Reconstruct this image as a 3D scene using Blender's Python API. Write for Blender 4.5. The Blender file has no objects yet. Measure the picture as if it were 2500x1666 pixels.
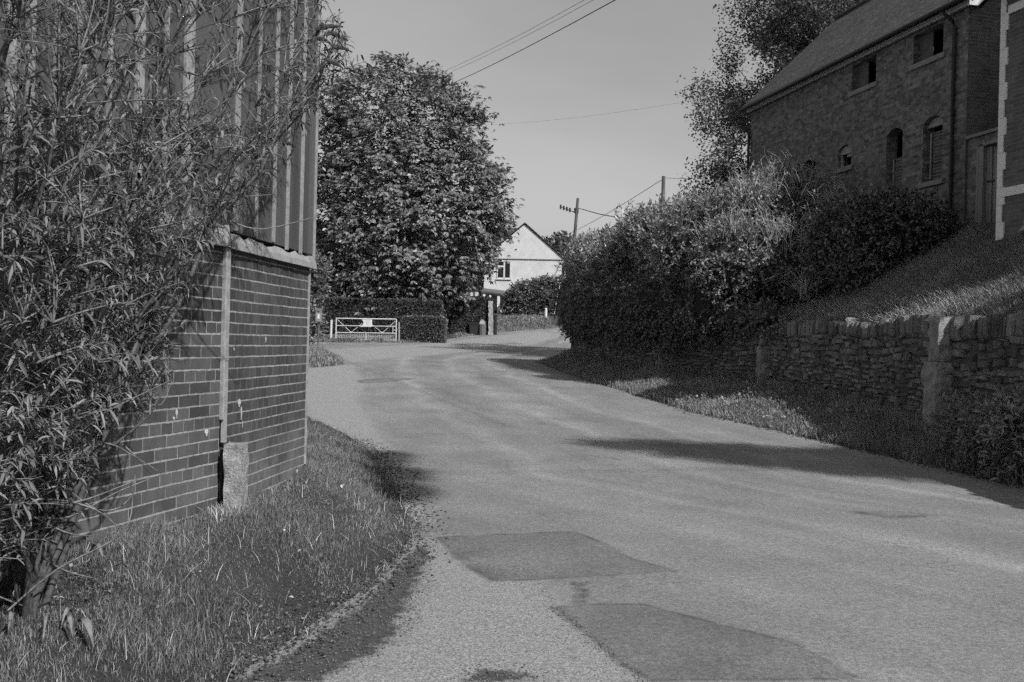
import bpy, math, random
import numpy as np
from mathutils import Vector, noise as mnoise
R = math.radians
C = bpy.context.scene.collection
scene = bpy.context.scene
rng = np.random.default_rng(11)
random.seed(5)

# ------------------------------------------------------------------ camera, sky, sun, exposure
F, RHO = 2430.0, 0.024
cam = bpy.data.cameras.new('camera'); cam.sensor_width = 36.0; cam.lens = F/2500*36
cam.clip_start = 0.05; cam.clip_end = 3000
co = bpy.data.objects.new('camera', cam); C.objects.link(co)
co.location = (0, 0, 1.5)
from mathutils import Matrix
co.matrix_world = Matrix.Translation((0, 0, 1.5)) @ Matrix.Rotation(R(90), 4, 'X') @ Matrix.Rotation(RHO, 4, 'Z')
scene.camera = co
SUN_EL, SUN_AZ = R(43), R(40)           # azimuth measured from straight behind the camera towards the right
S = Vector((math.sin(SUN_AZ)*math.cos(SUN_EL), -math.cos(SUN_AZ)*math.cos(SUN_EL), math.sin(SUN_EL)))
w = bpy.data.worlds.new('World'); scene.world = w; w.use_nodes = True
nt = w.node_tree; nt.nodes.clear()
sky = nt.nodes.new('ShaderNodeTexSky'); sky.sky_type = 'NISHITA'; sky.sun_disc = False
sky.sun_elevation = SUN_EL; sky.sun_rotation = math.pi - SUN_AZ
sky.air_density = 1.0; sky.dust_density = 2.0
bw = nt.nodes.new('ShaderNodeRGBToBW'); bg = nt.nodes.new('ShaderNodeBackground'); wo = nt.nodes.new('ShaderNodeOutputWorld')
tc = nt.nodes.new('ShaderNodeTexCoord'); mp = nt.nodes.new('ShaderNodeMapping'); mp.inputs['Scale'].default_value = (1, 1, 3.0)
nz = nt.nodes.new('ShaderNodeTexNoise'); nz.inputs['Scale'].default_value = 1.5; nz.inputs['Detail'].default_value = 5; nz.inputs['Roughness'].default_value = .5
mr = nt.nodes.new('ShaderNodeMapRange'); mr.inputs['From Min'].default_value = .35; mr.inputs['From Max'].default_value = .7
mr.inputs['To Min'].default_value = .84; mr.inputs['To Max'].default_value = 1.16
mu = nt.nodes.new('ShaderNodeMath'); mu.operation = 'MULTIPLY'
L = nt.links.new
L(sky.outputs[0], bw.inputs[0]); L(tc.outputs['Generated'], mp.inputs[0]); L(mp.outputs[0], nz.inputs['Vector'])
L(nz.outputs[0], mr.inputs[0]); pw = nt.nodes.new('ShaderNodeMath'); pw.operation = 'POWER'; pw.inputs[1].default_value = .45; p2 = nt.nodes.new('ShaderNodeMath'); p2.operation = 'MULTIPLY'; p2.inputs[1].default_value = 1.72
L(bw.outputs[0], pw.inputs[0]); L(pw.outputs[0], p2.inputs[0]); L(p2.outputs[0], mu.inputs[0]); L(mr.outputs[0], mu.inputs[1])
L(mu.outputs[0], bg.inputs[0]); bg.inputs[1].default_value = 0.125; L(bg.outputs[0], wo.inputs[0])
sl = bpy.data.lights.new('sun', 'SUN'); sl.energy = 4.4; sl.angle = R(1.0); sl.color = (1, 1, 1)
so = bpy.data.objects.new('sun', sl); C.objects.link(so); so.rotation_euler = S.to_track_quat('Z', 'Y').to_euler()
vs = scene.view_settings; vs.view_transform = 'Standard'; vs.look = 'None'; vs.exposure = 0.22; vs.gamma = 1.0
scene.render.film_transparent = False
scene.cycles.max_bounces = 6; scene.cycles.diffuse_bounces = 3; scene.cycles.transparent_max_bounces = 4
scene.cycles.use_denoising = False; scene.cycles.use_adaptive_sampling = True; scene.cycles.adaptive_threshold = .08; scene.cycles.adaptive_min_samples = 16

# ------------------------------------------------------------------ helpers
def ray(u, v):
    a = (u-1250)/F; b = (833-v)/F
    return a*math.cos(RHO)-b*math.sin(RHO), a*math.sin(RHO)+b*math.cos(RHO)
def P(u, v, y):
    a, b = ray(u, v); return Vector((a*y, y, 1.5+b*y))
def hr(y):                       # height of the road surface along its length
    return np.interp(y, [-50, 10, 15, 20, 33, 45, 54, 58, 64, 75, 100, 160, 700], [0, .0, .08, .21, .56, .9, 1.2, 1.5, 1.95, 2.64, 4.0, 6.0, 10.0])
def G(u, v):                     # point of the road surface seen at a place in the photo
    a, b = ray(u, v); lo, hi = 1.0, 110.0
    for _ in range(60):
        m = (lo+hi)/2
        if 1.5+b*m > hr(m): lo = m
        else: hi = m
    return (a*lo, lo)

def tag(o, label=None, cat=None, group=None, kind=None):
    if label: o['label'] = label
    if cat: o['category'] = cat
    if group: o['group'] = group
    if kind: o['kind'] = kind
    return o
def thing(name, label, cat, loc=(0, 0, 0), rz=0, group=None):
    o = bpy.data.objects.new(name, None); C.objects.link(o); o.location = loc; o.rotation_euler = (0, 0, rz)
    o.empty_display_size = .2
    return tag(o, label, cat, group)
def link(name, me, m, parent=None, smooth=False):
    me.materials.append(m)
    if smooth: me.polygons.foreach_set('use_smooth', [True]*len(me.polygons))
    o = bpy.data.objects.new(name, me); C.objects.link(o)
    if parent: o.parent = parent
    return o
def mesh_np(name, V, faces, m, parent=None, smooth=False):
    """V (n,3); faces: list of int arrays (f,k)"""
    me = bpy.data.meshes.new(name)
    V = np.asarray(V, dtype=np.float32).reshape(-1, 3)
    faces = [np.asarray(f, dtype=np.int32) for f in faces if len(f)]
    idx = np.concatenate([f.ravel() for f in faces])
    tot = np.concatenate([np.full(len(f), f.shape[1], dtype=np.int32) for f in faces])
    st = np.concatenate([[0], np.cumsum(tot)[:-1]]).astype(np.int32)
    me.vertices.add(len(V)); me.vertices.foreach_set('co', V.ravel())
    me.loops.add(len(idx)); me.loops.foreach_set('vertex_index', idx)
    me.polygons.add(len(tot)); me.polygons.foreach_set('loop_start', st)
    me.update(calc_edges=True); me.validate()
    return link(name, me, m, parent, smooth)
class MB:
    def __init__(s): s.v = []; s.f = []
    def add(s, vs, fs):
        b = len(s.v); s.v += [tuple(p) for p in vs]; s.f += [tuple(b+i for i in f) for f in fs]; return s
    def box(s, x0, x1, y0, y1, z0, z1, j=0):
        vs = [(x, y, z) for z in (z0, z1) for y in (y0, y1) for x in (x0, x1)]
        if j: vs = [(a+random.uniform(-j, j), b+random.uniform(-j, j), c+random.uniform(-j, j)) for a, b, c in vs]
        return s.add(vs, [(0, 2, 3, 1), (4, 5, 7, 6), (0, 1, 5, 4), (2, 6, 7, 3), (0, 4, 6, 2), (1, 3, 7, 5)])
    def obox(s, o, ax, ay, az, x0, x1, y0, y1, z0, z1):
        vs = [Vector(o)+ax*x+ay*y+az*z for z in (z0, z1) for y in (y0, y1) for x in (x0, x1)]
        return s.add(vs, [(0, 2, 3, 1), (4, 5, 7, 6), (0, 1, 5, 4), (2, 6, 7, 3), (0, 4, 6, 2), (1, 3, 7, 5)])
    def tube(s, pts, r, n=6, cap=True):
        pts = [Vector(p) for p in pts]; k = len(pts)
        rr = r if hasattr(r, '__len__') else [r]*k
        up = Vector((0, 0, 1)); vs = []
        for i, p in enumerate(pts):
            d = (pts[min(i+1, k-1)]-pts[max(i-1, 0)]).normalized()
            a = d.cross(up if abs(d.z) < .95 else Vector((0, 1, 0))).normalized(); b = d.cross(a)
            for j in range(n):
                t = 2*math.pi*j/n; vs.append(p+(a*math.cos(t)+b*math.sin(t))*rr[i])
        fs = [(i*n+j, i*n+(j+1) % n, (i+1)*n+(j+1) % n, (i+1)*n+j) for i in range(k-1) for j in range(n)]
        if cap: fs += [tuple(range(n))[::-1], tuple((k-1)*n+j for j in range(n))]
        return s.add(vs, fs)
    def prism(s, poly, d):           # poly: 3-D points, d: extrusion vector
        n = len(poly); d = Vector(d); vs = [Vector(p) for p in poly]+[Vector(p)+d for p in poly]
        return s.add(vs, [tuple(range(n))[::-1], tuple(range(n, 2*n))]+[(i, (i+1) % n, n+(i+1) % n, n+i) for i in range(n)])
    def build(s, name, m, parent=None, smooth=False):
        me = bpy.data.meshes.new(name); me.from_pydata(s.v, [], s.f); me.update()
        return link(name, me, m, parent, smooth)
def unit(a): return a/np.maximum(np.linalg.norm(a, axis=-1, keepdims=True), 1e-9)

# ------------------------------------------------------------------ materials (the film is black and white: every colour is a grey)
def g4(x): return (x, x, x, 1)
class M_:
    def __init__(s, name):
        s.m = bpy.data.materials.new(name); s.m.use_nodes = True; s.t = s.m.node_tree
        s.b = s.t.nodes['Principled BSDF']; s.b.inputs['Roughness'].default_value = .85
        s.b.inputs['Specular IOR Level'].default_value = .3
    def n(s, kind, **kw):
        nd = s.t.nodes.new('ShaderNode'+kind)
        for k, v in kw.items():
            if k in nd.inputs: nd.inputs[k].default_value = v
            else: setattr(nd, k, v)
        return nd
    def l(s, a, b): s.t.links.new(a, b)
    def math(s, op, a, b=None, c=None, clamp=False):
        nd = s.n('Math', operation=op, use_clamp=clamp)
        for i, x in enumerate((a, b, c)):
            if x is None: continue
            if isinstance(x, (int, float)): nd.inputs[i].default_value = x
            else: s.l(x, nd.inputs[i])
        return nd.outputs[0]
    def ramp(s, x, a, b, lo, hi, smooth=False):
        nd = s.n('MapRange'); nd.interpolation_type = 'SMOOTHSTEP' if smooth else 'LINEAR'
        s.l(x, nd.inputs[0])
        for i, q in zip((1, 2, 3, 4), (a, b, lo, hi)): nd.inputs[i].default_value = q
        return nd.outputs[0]
    def noise(s, scale, detail=4, rough=.6, vec=None, dist=0):
        nd = s.n('TexNoise'); nd.inputs['Scale'].default_value = scale; nd.inputs['Detail'].default_value = detail
        nd.inputs['Roughness'].default_value = rough; nd.inputs['Distortion'].default_value = dist
        s.l(vec if vec is not None else s.obj(), nd.inputs['Vector']); return nd.outputs[0]
    def obj(s):
        if not hasattr(s, '_o'): s._o = s.n('TexCoord')
        return s._o.outputs['Object']
    def scaled(s, sc, rot=(0, 0, 0)):
        nd = s.n('Mapping'); nd.inputs['Scale'].default_value = sc; nd.inputs['Rotation'].default_value = rot; s.l(s.obj(), nd.inputs[0]); return nd.outputs[0]
    def col(s, x): s.l(x, s.b.inputs['Base Color'])
    def bump(s, h, strength=.5, dist=.01):
        nd = s.n('Bump'); nd.inputs['Strength'].default_value = strength; nd.inputs['Distance'].default_value = dist
        s.l(h, nd.inputs['Height']); s.l(nd.outputs[0], s.b.inputs['Normal'])
def plain(name, g, rough=.8, var=.25, scale=8, fine=60, bump=.2, metal=0, bd=.004):
    m = M_(name); a = m.noise(scale, 5); b = m.noise(fine, 3)
    x = m.math('MULTIPLY', m.ramp(a, .25, .75, 1-var, 1+var), m.ramp(b, .25, .75, 1-var*.7, 1+var*.7))
    m.col(m.math('MULTIPLY', x, g)); m.b.inputs['Roughness'].default_value = rough; m.b.inputs['Metallic'].default_value = metal
    if bump: m.bump(b, bump, bd)
    return m.m
def leafmat(name, g, var=.45, rough=.45, trans=.25, patch=1.2, pv=.25):
    m = M_(name); ge = m.n('NewGeometry')
    a = m.ramp(ge.outputs['Random Per Island'], 0, 1, 1-var, 1+var)
    a = m.math('MULTIPLY', a, m.ramp(m.noise(patch, 3), .3, .7, 1-pv, 1+pv)); a = m.math('MULTIPLY', a, g)
    m.col(a); m.b.inputs['Roughness'].default_value = rough; m.b.inputs['Specular IOR Level'].default_value = .4
    tr = m.n('BsdfTranslucent'); m.l(a, tr.inputs[0]); mx = m.n('MixShader'); mx.inputs[0].default_value = trans
    out = m.t.nodes['Material Output']; m.l(m.b.outputs[0], mx.inputs[1]); m.l(tr.outputs[0], mx.inputs[2]); m.l(mx.outputs[0], out.inputs[0])
    return m.m
def wall_uv(m):                   # (along, height) on any upright wall of an object
    tc = m.n('TexCoord'); m._o = tc
    n = m.n('SeparateXYZ'); m.l(tc.outputs['Normal'], n.inputs[0]); p = m.n('SeparateXYZ'); m.l(tc.outputs['Object'], p.inputs[0])
    side = m.math('GREATER_THAN', m.math('ABSOLUTE', n.outputs[0]), .6)
    u = m.math('ADD', m.math('MULTIPLY', side, p.outputs[1]), m.math('MULTIPLY', m.math('SUBTRACT', 1, side), p.outputs[0]))
    return u, p.outputs[2]
def brick(name, g, mortar, bw=.225, rh=.075, var=.3, mj=.009, vj=.5, patchy=.0, squash=1.0, sqf=2, bump=.6, lowlight=0, spots=0):
    m = M_(name); u, z = wall_uv(m)
    wob = m.ramp(m.noise(3.0, 3), 0, 1, -.006, .006); z2 = m.math('ADD', z, wob)
    cv = m.n('CombineXYZ'); m.l(u, cv.inputs[0]); m.l(z2, cv.inputs[1])
    bt = m.n('TexBrick'); bt.offset = .5; bt.squash = squash; bt.squash_frequency = sqf; m.l(cv.outputs[0], bt.inputs['Vector'])
    bt.inputs['Scale'].default_value = 1; bt.inputs['Brick Width'].default_value = bw; bt.inputs['Row Height'].default_value = rh
    bt.inputs['Mortar Size'].default_value = .004; bt.inputs['Mortar Smooth'].default_value = .3; bt.inputs['Bias'].default_value = 0
    bt.inputs['Color1'].default_value = g4(1-var); bt.inputs['Color2'].default_value = g4(1+var); bt.inputs['Mortar'].default_value = g4(1)
    bcol = m.n('SeparateColor'); m.l(bt.outputs['Color'], bcol.inputs[0])
    fr = m.math('FRACT', m.math('DIVIDE', z2, rh)); d = m.math('MULTIPLY', m.math('MINIMUM', fr, m.math('SUBTRACT', 1, fr)), rh)
    jw = m.math('MULTIPLY', m.ramp(m.noise(25, 4), .3, .7, .25, 1.6), mj/2)
    hm = m.math('SUBTRACT', 1, m.math('DIVIDE', m.math('SUBTRACT', d, jw), .0025), clamp=True)
    hm = m.math('MULTIPLY', hm, m.ramp(m.noise(2.5, 4), .3, .6, .45, 1))
    jm = m.math('MAXIMUM', hm, m.math('MULTIPLY', bt.outputs['Fac'], m.ramp(m.noise(6, 2), .35, .65, vj*.3, vj*1.6)), clamp=True)
    fine = m.ramp(m.noise(150, 3), .25, .75, .62, 1.38); big = m.math('MULTIPLY', m.ramp(m.noise(1.3, 5), .3, .7, .7, 1.3), m.ramp(m.noise(1, 4, .6, vec=m.scaled((9, 9, 1.1))), .3, .7, .86, 1.14))
    bc = m.math('MULTIPLY', m.math('MULTIPLY', m.math('MULTIPLY', bcol.outputs[0], g), fine), big)
    if patchy:
        bc = m.math('ADD', bc, m.math('MULTIPLY', m.ramp(m.noise(6.5, 6, .75), .5, .72, 0, 1), patchy))
    if lowlight:                  # lime and dust bloom on the lowest courses
        bc = m.math('ADD', bc, m.math('MULTIPLY', m.math('MULTIPLY', m.ramp(z, .45, 1.0, 1, 0, True), m.ramp(m.noise(5, 5), .35, .65, .2, 1)), lowlight))
    mx = m.n('Mix'); mx.data_type = 'FLOAT'; m.l(jm, mx.inputs[0]); m.l(bc, mx.inputs[2]); m.l(m.math('MULTIPLY', fine, mortar), mx.inputs[3])
    m.col(mx.outputs[0]); m.b.inputs['Roughness'].default_value = .8
    h = m.math('ADD', m.math('MULTIPLY', jm, -1.0), m.math('MULTIPLY', m.noise(120, 3), .5)); m.bump(h, bump, .004)
    return m.m

M = {}
M['shed_brick'] = brick('shed_brick', .068, .30, bw=.225, squash=.5, sqf=4, mj=.0085, vj=.7, lowlight=.04, var=.36, patchy=.02)
M['shed_brick_header'] = brick('shed_brick_header', .062, .30, bw=.1125, mj=.0085, vj=.3, lowlight=.09, var=.22, patchy=.02)
M['barn_brick'] = brick('barn_brick', .115, .15, var=.5, patchy=.19, vj=.6, mj=.009, squash=.5, sqf=3)
M['house_brick'] = brick('house_brick', .105, .19, var=.2, vj=.5, mj=.008)
M['petal'] = plain('petal', .42, bump=0)
M['quoin'] = plain('quoin', .7, var=.12, scale=12, fine=90, bump=.4)
def rubble():
    m = M_('rubble'); ge = m.n('NewGeometry'); a = m.ramp(ge.outputs['Random Per Island'], 0, 1, .6, 1.4); b = m.ramp(m.noise(30, 5, .8), .3, .7, .45, 1.6)
    c = m.math('MULTIPLY', m.math('MULTIPLY', a, b), .22); c = m.math('ADD', c, m.math('MULTIPLY', m.ramp(m.noise(9, 5, .8), .55, .68, 0, 1), .11)); c = m.math('MULTIPLY', c, m.ramp(m.noise(1.6, 4), .35, .65, .55, 1.15))
    m.col(c); m.bump(m.noise(26, 6, .8), 1, .05); m.b.inputs['Roughness'].default_value = .95; return m.m
M['stone'] = rubble()
M['stone_light'] = plain('stone_light', .24, var=.4, scale=7, fine=40, bump=.8, bd=.01)
M['mortar_dark'] = plain('mortar_dark', .08, var=.3, scale=5, fine=30, bump=.5)
M['concrete'] = plain('concrete', .27, var=.42, scale=16, fine=70, bump=1, bd=.01)
M['render_white'] = plain('render_white', .56, var=.14, scale=1.2, fine=14, bump=.6, bd=.02)
M['white_paint'] = plain('white_paint', .6, var=.08, rough=.5, bump=0)
M['pale_paint'] = plain('pale_paint', .30, var=.3, scale=14, fine=60, rough=.6, bump=.4)
M['flashing'] = plain('flashing', .27, var=.25, scale=10, fine=50, rough=.6, bump=.4)
M['fascia'] = plain('fascia', .50, var=.2, rough=.6)
M['black_iron'] = plain('black_iron', .02, var=.3, rough=.4, bump=.1)
M['dark_wood'] = plain('dark_wood', .10, var=.3, scale=6, fine=40)
M['galv'] = plain('galvanised', .55, var=.15, rough=.45, metal=0, bump=0)
M['lead_dark'] = plain('dark_opening', .01, var=0, bump=0)
M['bark'] = plain('bark', .12, var=.4, scale=9, fine=60, bump=1, bd=.02)
M['twig_dark2'] = plain('branch_bark', .065, var=.6, scale=30, fine=90, bump=.6)
M['twig'] = plain('twig', .15, var=.7, scale=9, fine=50, bump=.3)
M['twig_dark'] = plain('twig_dark', .07, var=.4, scale=9, fine=50, bump=.3)
M['pole_wood'] = plain('pole_wood', .11, var=.3, scale=3, fine=30)
M['plastic_dark'] = plain('plastic_dark', .03, var=.2, rough=.4, bump=0)
def wood_boards():
    m = M_('door_boards'); u, z = wall_uv(m)
    fr = m.math('FRACT', m.math('DIVIDE', u, .12)); gap = m.ramp(m.math('MINIMUM', fr, m.math('SUBTRACT', 1, fr)), .0, .06, .35, 1)
    gr = m.ramp(m.noise(1, 6, .7, vec=m.scaled((60, 60, 3))), .25, .75, .6, 1.35)
    m.col(m.math('MULTIPLY', m.math('MULTIPLY', gap, gr), .24)); m.bump(gap, .5, .01); return m.m
M['boards'] = wood_boards()
def tiles():
    m = M_('roof_tiles'); tc = m.obj(); p = m.n('SeparateXYZ'); m.l(tc, p.inputs[0])
    cv = m.n('CombineXYZ'); m.l(p.outputs[0], cv.inputs[0]); m.l(p.outputs[2], cv.inputs[1])
    bt = m.n('TexBrick'); m.l(cv.outputs[0], bt.inputs['Vector']); bt.inputs['Scale'].default_value = 1; bt.inputs['Brick Width'].default_value = .17
    bt.inputs['Row Height'].default_value = .075; bt.inputs['Mortar Size'].default_value = .006
    bt.inputs['Color1'].default_value = g4(.02); bt.inputs['Color2'].default_value = g4(.055); bt.inputs['Mortar'].default_value = g4(.03)
    sc = m.n('SeparateColor'); m.l(bt.outputs[0], sc.inputs[0])
    lichen = m.math('MULTIPLY', m.ramp(m.noise(14, 5, .8), .54, .66, 0, 1), .13)
    m.col(m.math('ADD', m.math('MULTIPLY', sc.outputs[0], m.ramp(m.noise(2, 5), .3, .7, .7, 1.2)), lichen)); 
    fr = m.math('FRACT', m.math('DIVIDE', p.outputs[2], .075)); m.bump(m.math('MULTIPLY', fr, -1), .9, .02); return m.m
M['tiles'] = tiles()
def cladding():
    m = M_('sheet_cladding'); u, z = wall_uv(m)
    wn = m.n('TexWhiteNoise', noise_dimensions='1D'); m.l(m.math('FLOOR', m.math('DIVIDE', u, .62)), wn.inputs['W'])
    a = m.ramp(wn.outputs[0], 0, 1, .8, 1.35); st = m.ramp(m.noise(1, 5, .7, vec=m.scaled((9, 9, .8))), .3, .75, .75, 1.25)
    m.col(m.math('MULTIPLY', m.math('MULTIPLY', m.math('MULTIPLY', a, st), m.ramp(m.noise(90, 2), .3, .7, .9, 1.1)), .085))
    m.b.inputs['Roughness'].default_value = .55; m.bump(m.noise(3, 3), .2, .02); return m.m
M['cladding'] = cladding()
def ground():
    m = M_('verge_soil'); a = m.noise(1.2, 6); b = m.noise(45, 5, .7)
    m.col(m.math('MULTIPLY', m.ramp(a, .3, .7, .6, 1.3), m.math('MULTIPLY', m.ramp(b, .3, .7, .5, 1.5), .05))); m.bump(b, 1, .03); return m.m
M['soil'] = ground()
def asphalt():
    m = M_('asphalt')
    at = m.n('Attribute'); at.attribute_name = 'zones'; sp = m.n('SeparateColor'); m.l(at.outputs['Color'], sp.inputs[0])
    at2 = m.n('Attribute'); at2.attribute_name = 'across'; ac = m.n('SeparateColor'); m.l(at2.outputs['Color'], ac.inputs[0])
    edge = m.ramp(m.noise(9, 6, .7), .25, .75, -.32, .32)
    def soft(x, w=.16): return m.ramp(m.math('ADD', x, edge), .5-w, .5+w, 0, 1, True)
    grit = m.noise(150, 3, .8); grit2 = m.n('TexVoronoi'); grit2.inputs['Scale'].default_value = 95; m.l(m.obj(), grit2.inputs['Vector'])
    base = m.math('MULTIPLY', m.ramp(grit, .3, .7, .6, 1.4), m.ramp(m.noise(330, 2, .8), .3, .7, .75, 1.25))
    base = m.math('MULTIPLY', base, m.math('MULTIPLY', m.ramp(m.noise(48, 2, .9), .3, .7, .72, 1.28), m.ramp(m.noise(20, 2, .9), .3, .7, .80, 1.2)))
    vo = m.n('TexVoronoi', feature='DISTANCE_TO_EDGE'); vo.inputs['Scale'].default_value = .9; wv = m.n('VectorMath', operation='ADD'); nv = m.n('TexNoise'); nv.inputs['Scale'].default_value = 3; nv.inputs['Detail'].default_value = 6
    m.l(m.obj(), nv.inputs['Vector']); m.l(m.obj(), wv.inputs[0]); m.l(nv.outputs['Color'], wv.inputs[1]); m.l(wv.outputs[0], vo.inputs['Vector'])
    crack = m.math('MULTIPLY', m.ramp(vo.outputs['Distance'], .0, .012, .5, 0), m.ramp(m.noise(.45, 3), .52, .62, 0, 1))
    base = m.math('MULTIPLY', base, m.math('SUBTRACT', 1, crack))
    # streaks that run along the road
    cv = m.n('CombineXYZ'); m.l(m.math('MULTIPLY', ac.outputs[0], 1.1), cv.inputs[0]); m.l(m.math('MULTIPLY', ac.outputs[1], 3.0), cv.inputs[1])
    st = m.ramp(m.noise(1, 5, .6, vec=cv.outputs[0]), .3, .7, .84, 1.16)
    wob = m.math('ADD', ac.outputs[0], m.ramp(m.noise(.5, 3), .2, .8, -.35, .35))
    for c0, wd0, am in ((1.9, .22, .26), (3.5, .28, .22), (5.2, .3, .2), (2.7, .35, -.14), (4.4, .4, -.12)):
        g_ = m.math('SUBTRACT', 1, m.math('DIVIDE', m.math('ABSOLUTE', m.math('SUBTRACT', wob, c0)), wd0), clamp=True); st = m.math('MULTIPLY', st, m.math('ADD', 1, m.math('MULTIPLY', g_, am)))
    bl = m.ramp(m.noise(.7, 5), .3, .7, .84, 1.16)
    tar = m.math('MULTIPLY', m.math('MULTIPLY', m.math('MULTIPLY', base, st), bl), .185)
    grav = m.math('MULTIPLY', m.math('MULTIPLY', m.ramp(grit2.outputs['Distance'], 0, .8, 1.3, .55), m.ramp(m.noise(60, 4, .8), .3, .7, .5, 1.5)), .29)
    patch = m.math('MULTIPLY', m.math('MULTIPLY', base, m.math('MULTIPLY', bl, bl)), .145)
    mud = m.math('MULTIPLY', m.ramp(m.noise(30, 5, .7), .3, .7, .6, 1.5), .06)
    def mix(f, a, b):
        mx = m.n('Mix'); mx.data_type = 'FLOAT'; m.l(f, mx.inputs[0]); m.l(a, mx.inputs[2]); m.l(b, mx.inputs[3]); return mx.outputs[0]
    c = mix(soft(sp.outputs[0], .3), tar, grav); c = mix(m.ramp(m.math('ADD', sp.outputs[1], m.math('MULTIPLY', edge, .22)), .43, .57, 0, 1), c, patch)
    sq_ = m.math('ABSOLUTE', m.math('SUBTRACT', m.math('ADD', sp.outputs[1], m.math('MULTIPLY', edge, .3)), .5)); seam = m.math('MULTIPLY', m.ramp(sq_, .05, .30, .45, 0), m.ramp(m.noise(3.5, 4), .42, .6, .1, 1)); c = m.math('MULTIPLY', c, m.math('SUBTRACT', 1, seam))
    c = mix(soft(sp.outputs[2]), c, mud)
    m.col(c); m.b.inputs['Roughness'].default_value = .9; m.bump(m.math('ADD', grit, m.math('MULTIPLY', m.noise(40, 3), .6)), .7, .006); return m.m
M['asphalt'] = asphalt()
M['grass_left'] = leafmat('grass_left', .20, var=.55, rough=.6, trans=.3, patch=1.7, pv=.35)
M['grass_right'] = leafmat('grass_right', .24, var=.45, rough=.6, trans=.3, patch=1.2, pv=.3)
M['dry'] = leafmat('dry_grass', .5, var=.3, rough=.7, trans=.2)
M['buddleia_leaf'] = leafmat('buddleia_leaf', .13, var=.75, rough=.7, trans=.12, patch=2, pv=.3)
M['chestnut_leaf'] = leafmat('chestnut_leaf', .18, var=.42, rough=.38, trans=.2, patch=.5, pv=.25)
M['laurel_leaf'] = leafmat('laurel_leaf', .27, var=.6, rough=.3, trans=.3, patch=.8, pv=.3)
M['ivy_leaf'] = leafmat('ivy_leaf', .13, var=.5, rough=.45, trans=.1, patch=1.2, pv=.3)
M['bramble_leaf'] = leafmat('bramble_leaf', .23, var=.5, rough=.5, trans=.25, patch=1, pv=.3)
M['yew_leaf'] = leafmat('clipped_leaf', .075, var=.4, rough=.6, trans=.05, patch=1.5, pv=.2)
M['privet_leaf'] = leafmat('privet_leaf', .12, var=.45, rough=.5, trans=.1, patch=1.5, pv=.2)
M['beech_leaf'] = leafmat('beech_leaf', .13, var=.45, rough=.5, trans=.3, patch=.6, pv=.25)
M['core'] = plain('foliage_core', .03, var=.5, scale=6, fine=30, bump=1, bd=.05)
M['cane'] = plain('cane', .34, var=.3, scale=20, fine=60, bump=0)
M['seed'] = plain('seed_head', .06, var=.4, scale=60, fine=200, bump=1, bd=.01)
M['litter_dim'] = leafmat('litter_dim', .17, var=.5, rough=.8, trans=.1)
M['litter'] = leafmat('leaf_litter', .5, var=.3, rough=.7, trans=.1)

# ------------------------------------------------------------------ road outline, wall line, terrain
LE = [(-1.6, -8), (-1.35, 2.5)]+[G(*p) for p in ((590, 1640), (690, 1575), (800, 1500), (905, 1430), (985, 1350), (1010, 1300), (1000, 1250), (960, 1170), (915, 1105), (850, 1060), (790, 1032), (745, 1012))]
LE += [(-3.6, LE[-1][1]+.8), (-6.5, LE[-1][1]+3), (-7.4, 27.6)]
isl = [G(835, 890), G(812, 872), G(775, 853), G(748, 846)]
LE += [(-5.9, isl[0][1]-1.2), isl[0], isl[1], isl[2], (isl[3][0], isl[3][1]), (-16, 47.3), (-40, 48.6), (-40, 53.0), (-16, 53.6), (-9.5, 53.9), (-4.4, 55.4), (-4.0, 57.8), (-1.6, 64), (3.9, 75), (9, 84), (16, 96)]
RE = [(13, -8), (10.5, 4), (8, 8.2)]+[G(*p) for p in ((2500, 1190), (2337, 1153), (2125, 1105), (1965, 1068), (1870, 1046), (1700, 1009), (1540, 961), (1434, 930), (1370, 908), (1317, 887))]+[(.9, 36), (1.3, 41), (2.6, 48), (4.6, 57), (7, 66), (11, 76), (16, 86), (24, 97)]
def mono(pts):
    out = []
    for x, y in pts:
        if out and y <= out[-1][1]: y = out[-1][1]+.02
        out.append((x, y))
    return np.array(out)
LE, RE = mono(LE), mono(RE)
def xl(y): return np.interp(y, LE[:, 1], LE[:, 0])
def xr(y): return np.interp(y, RE[:, 1], RE[:, 0])
WP = np.array([(6.6, -8), (6.3, 5), (6.2, 9), (6.1, 14), (5.95, 20), (5.84, 22.9), (5.1, 25.3), (4.1, 28), (3.1, 31.5), (2.35, 35), (2.2, 37.2), (3.2, 39.5), (6, 42)])
def xw(y): return np.interp(y, WP[:, 1], WP[:, 0])
def sst(t): t = np.clip(t, 0, 1); return t*t*(3-2*t)
def wtop(y): return np.interp(y, [5, 14, 23, 30, 38], [1.92, 1.97, 2.07, 2.35, 2.6])
SC = np.array([(-2.85, 2.54), (-1.87, 6.43), (-1.68, 8.2)])     # foot line of the shed wall
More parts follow.
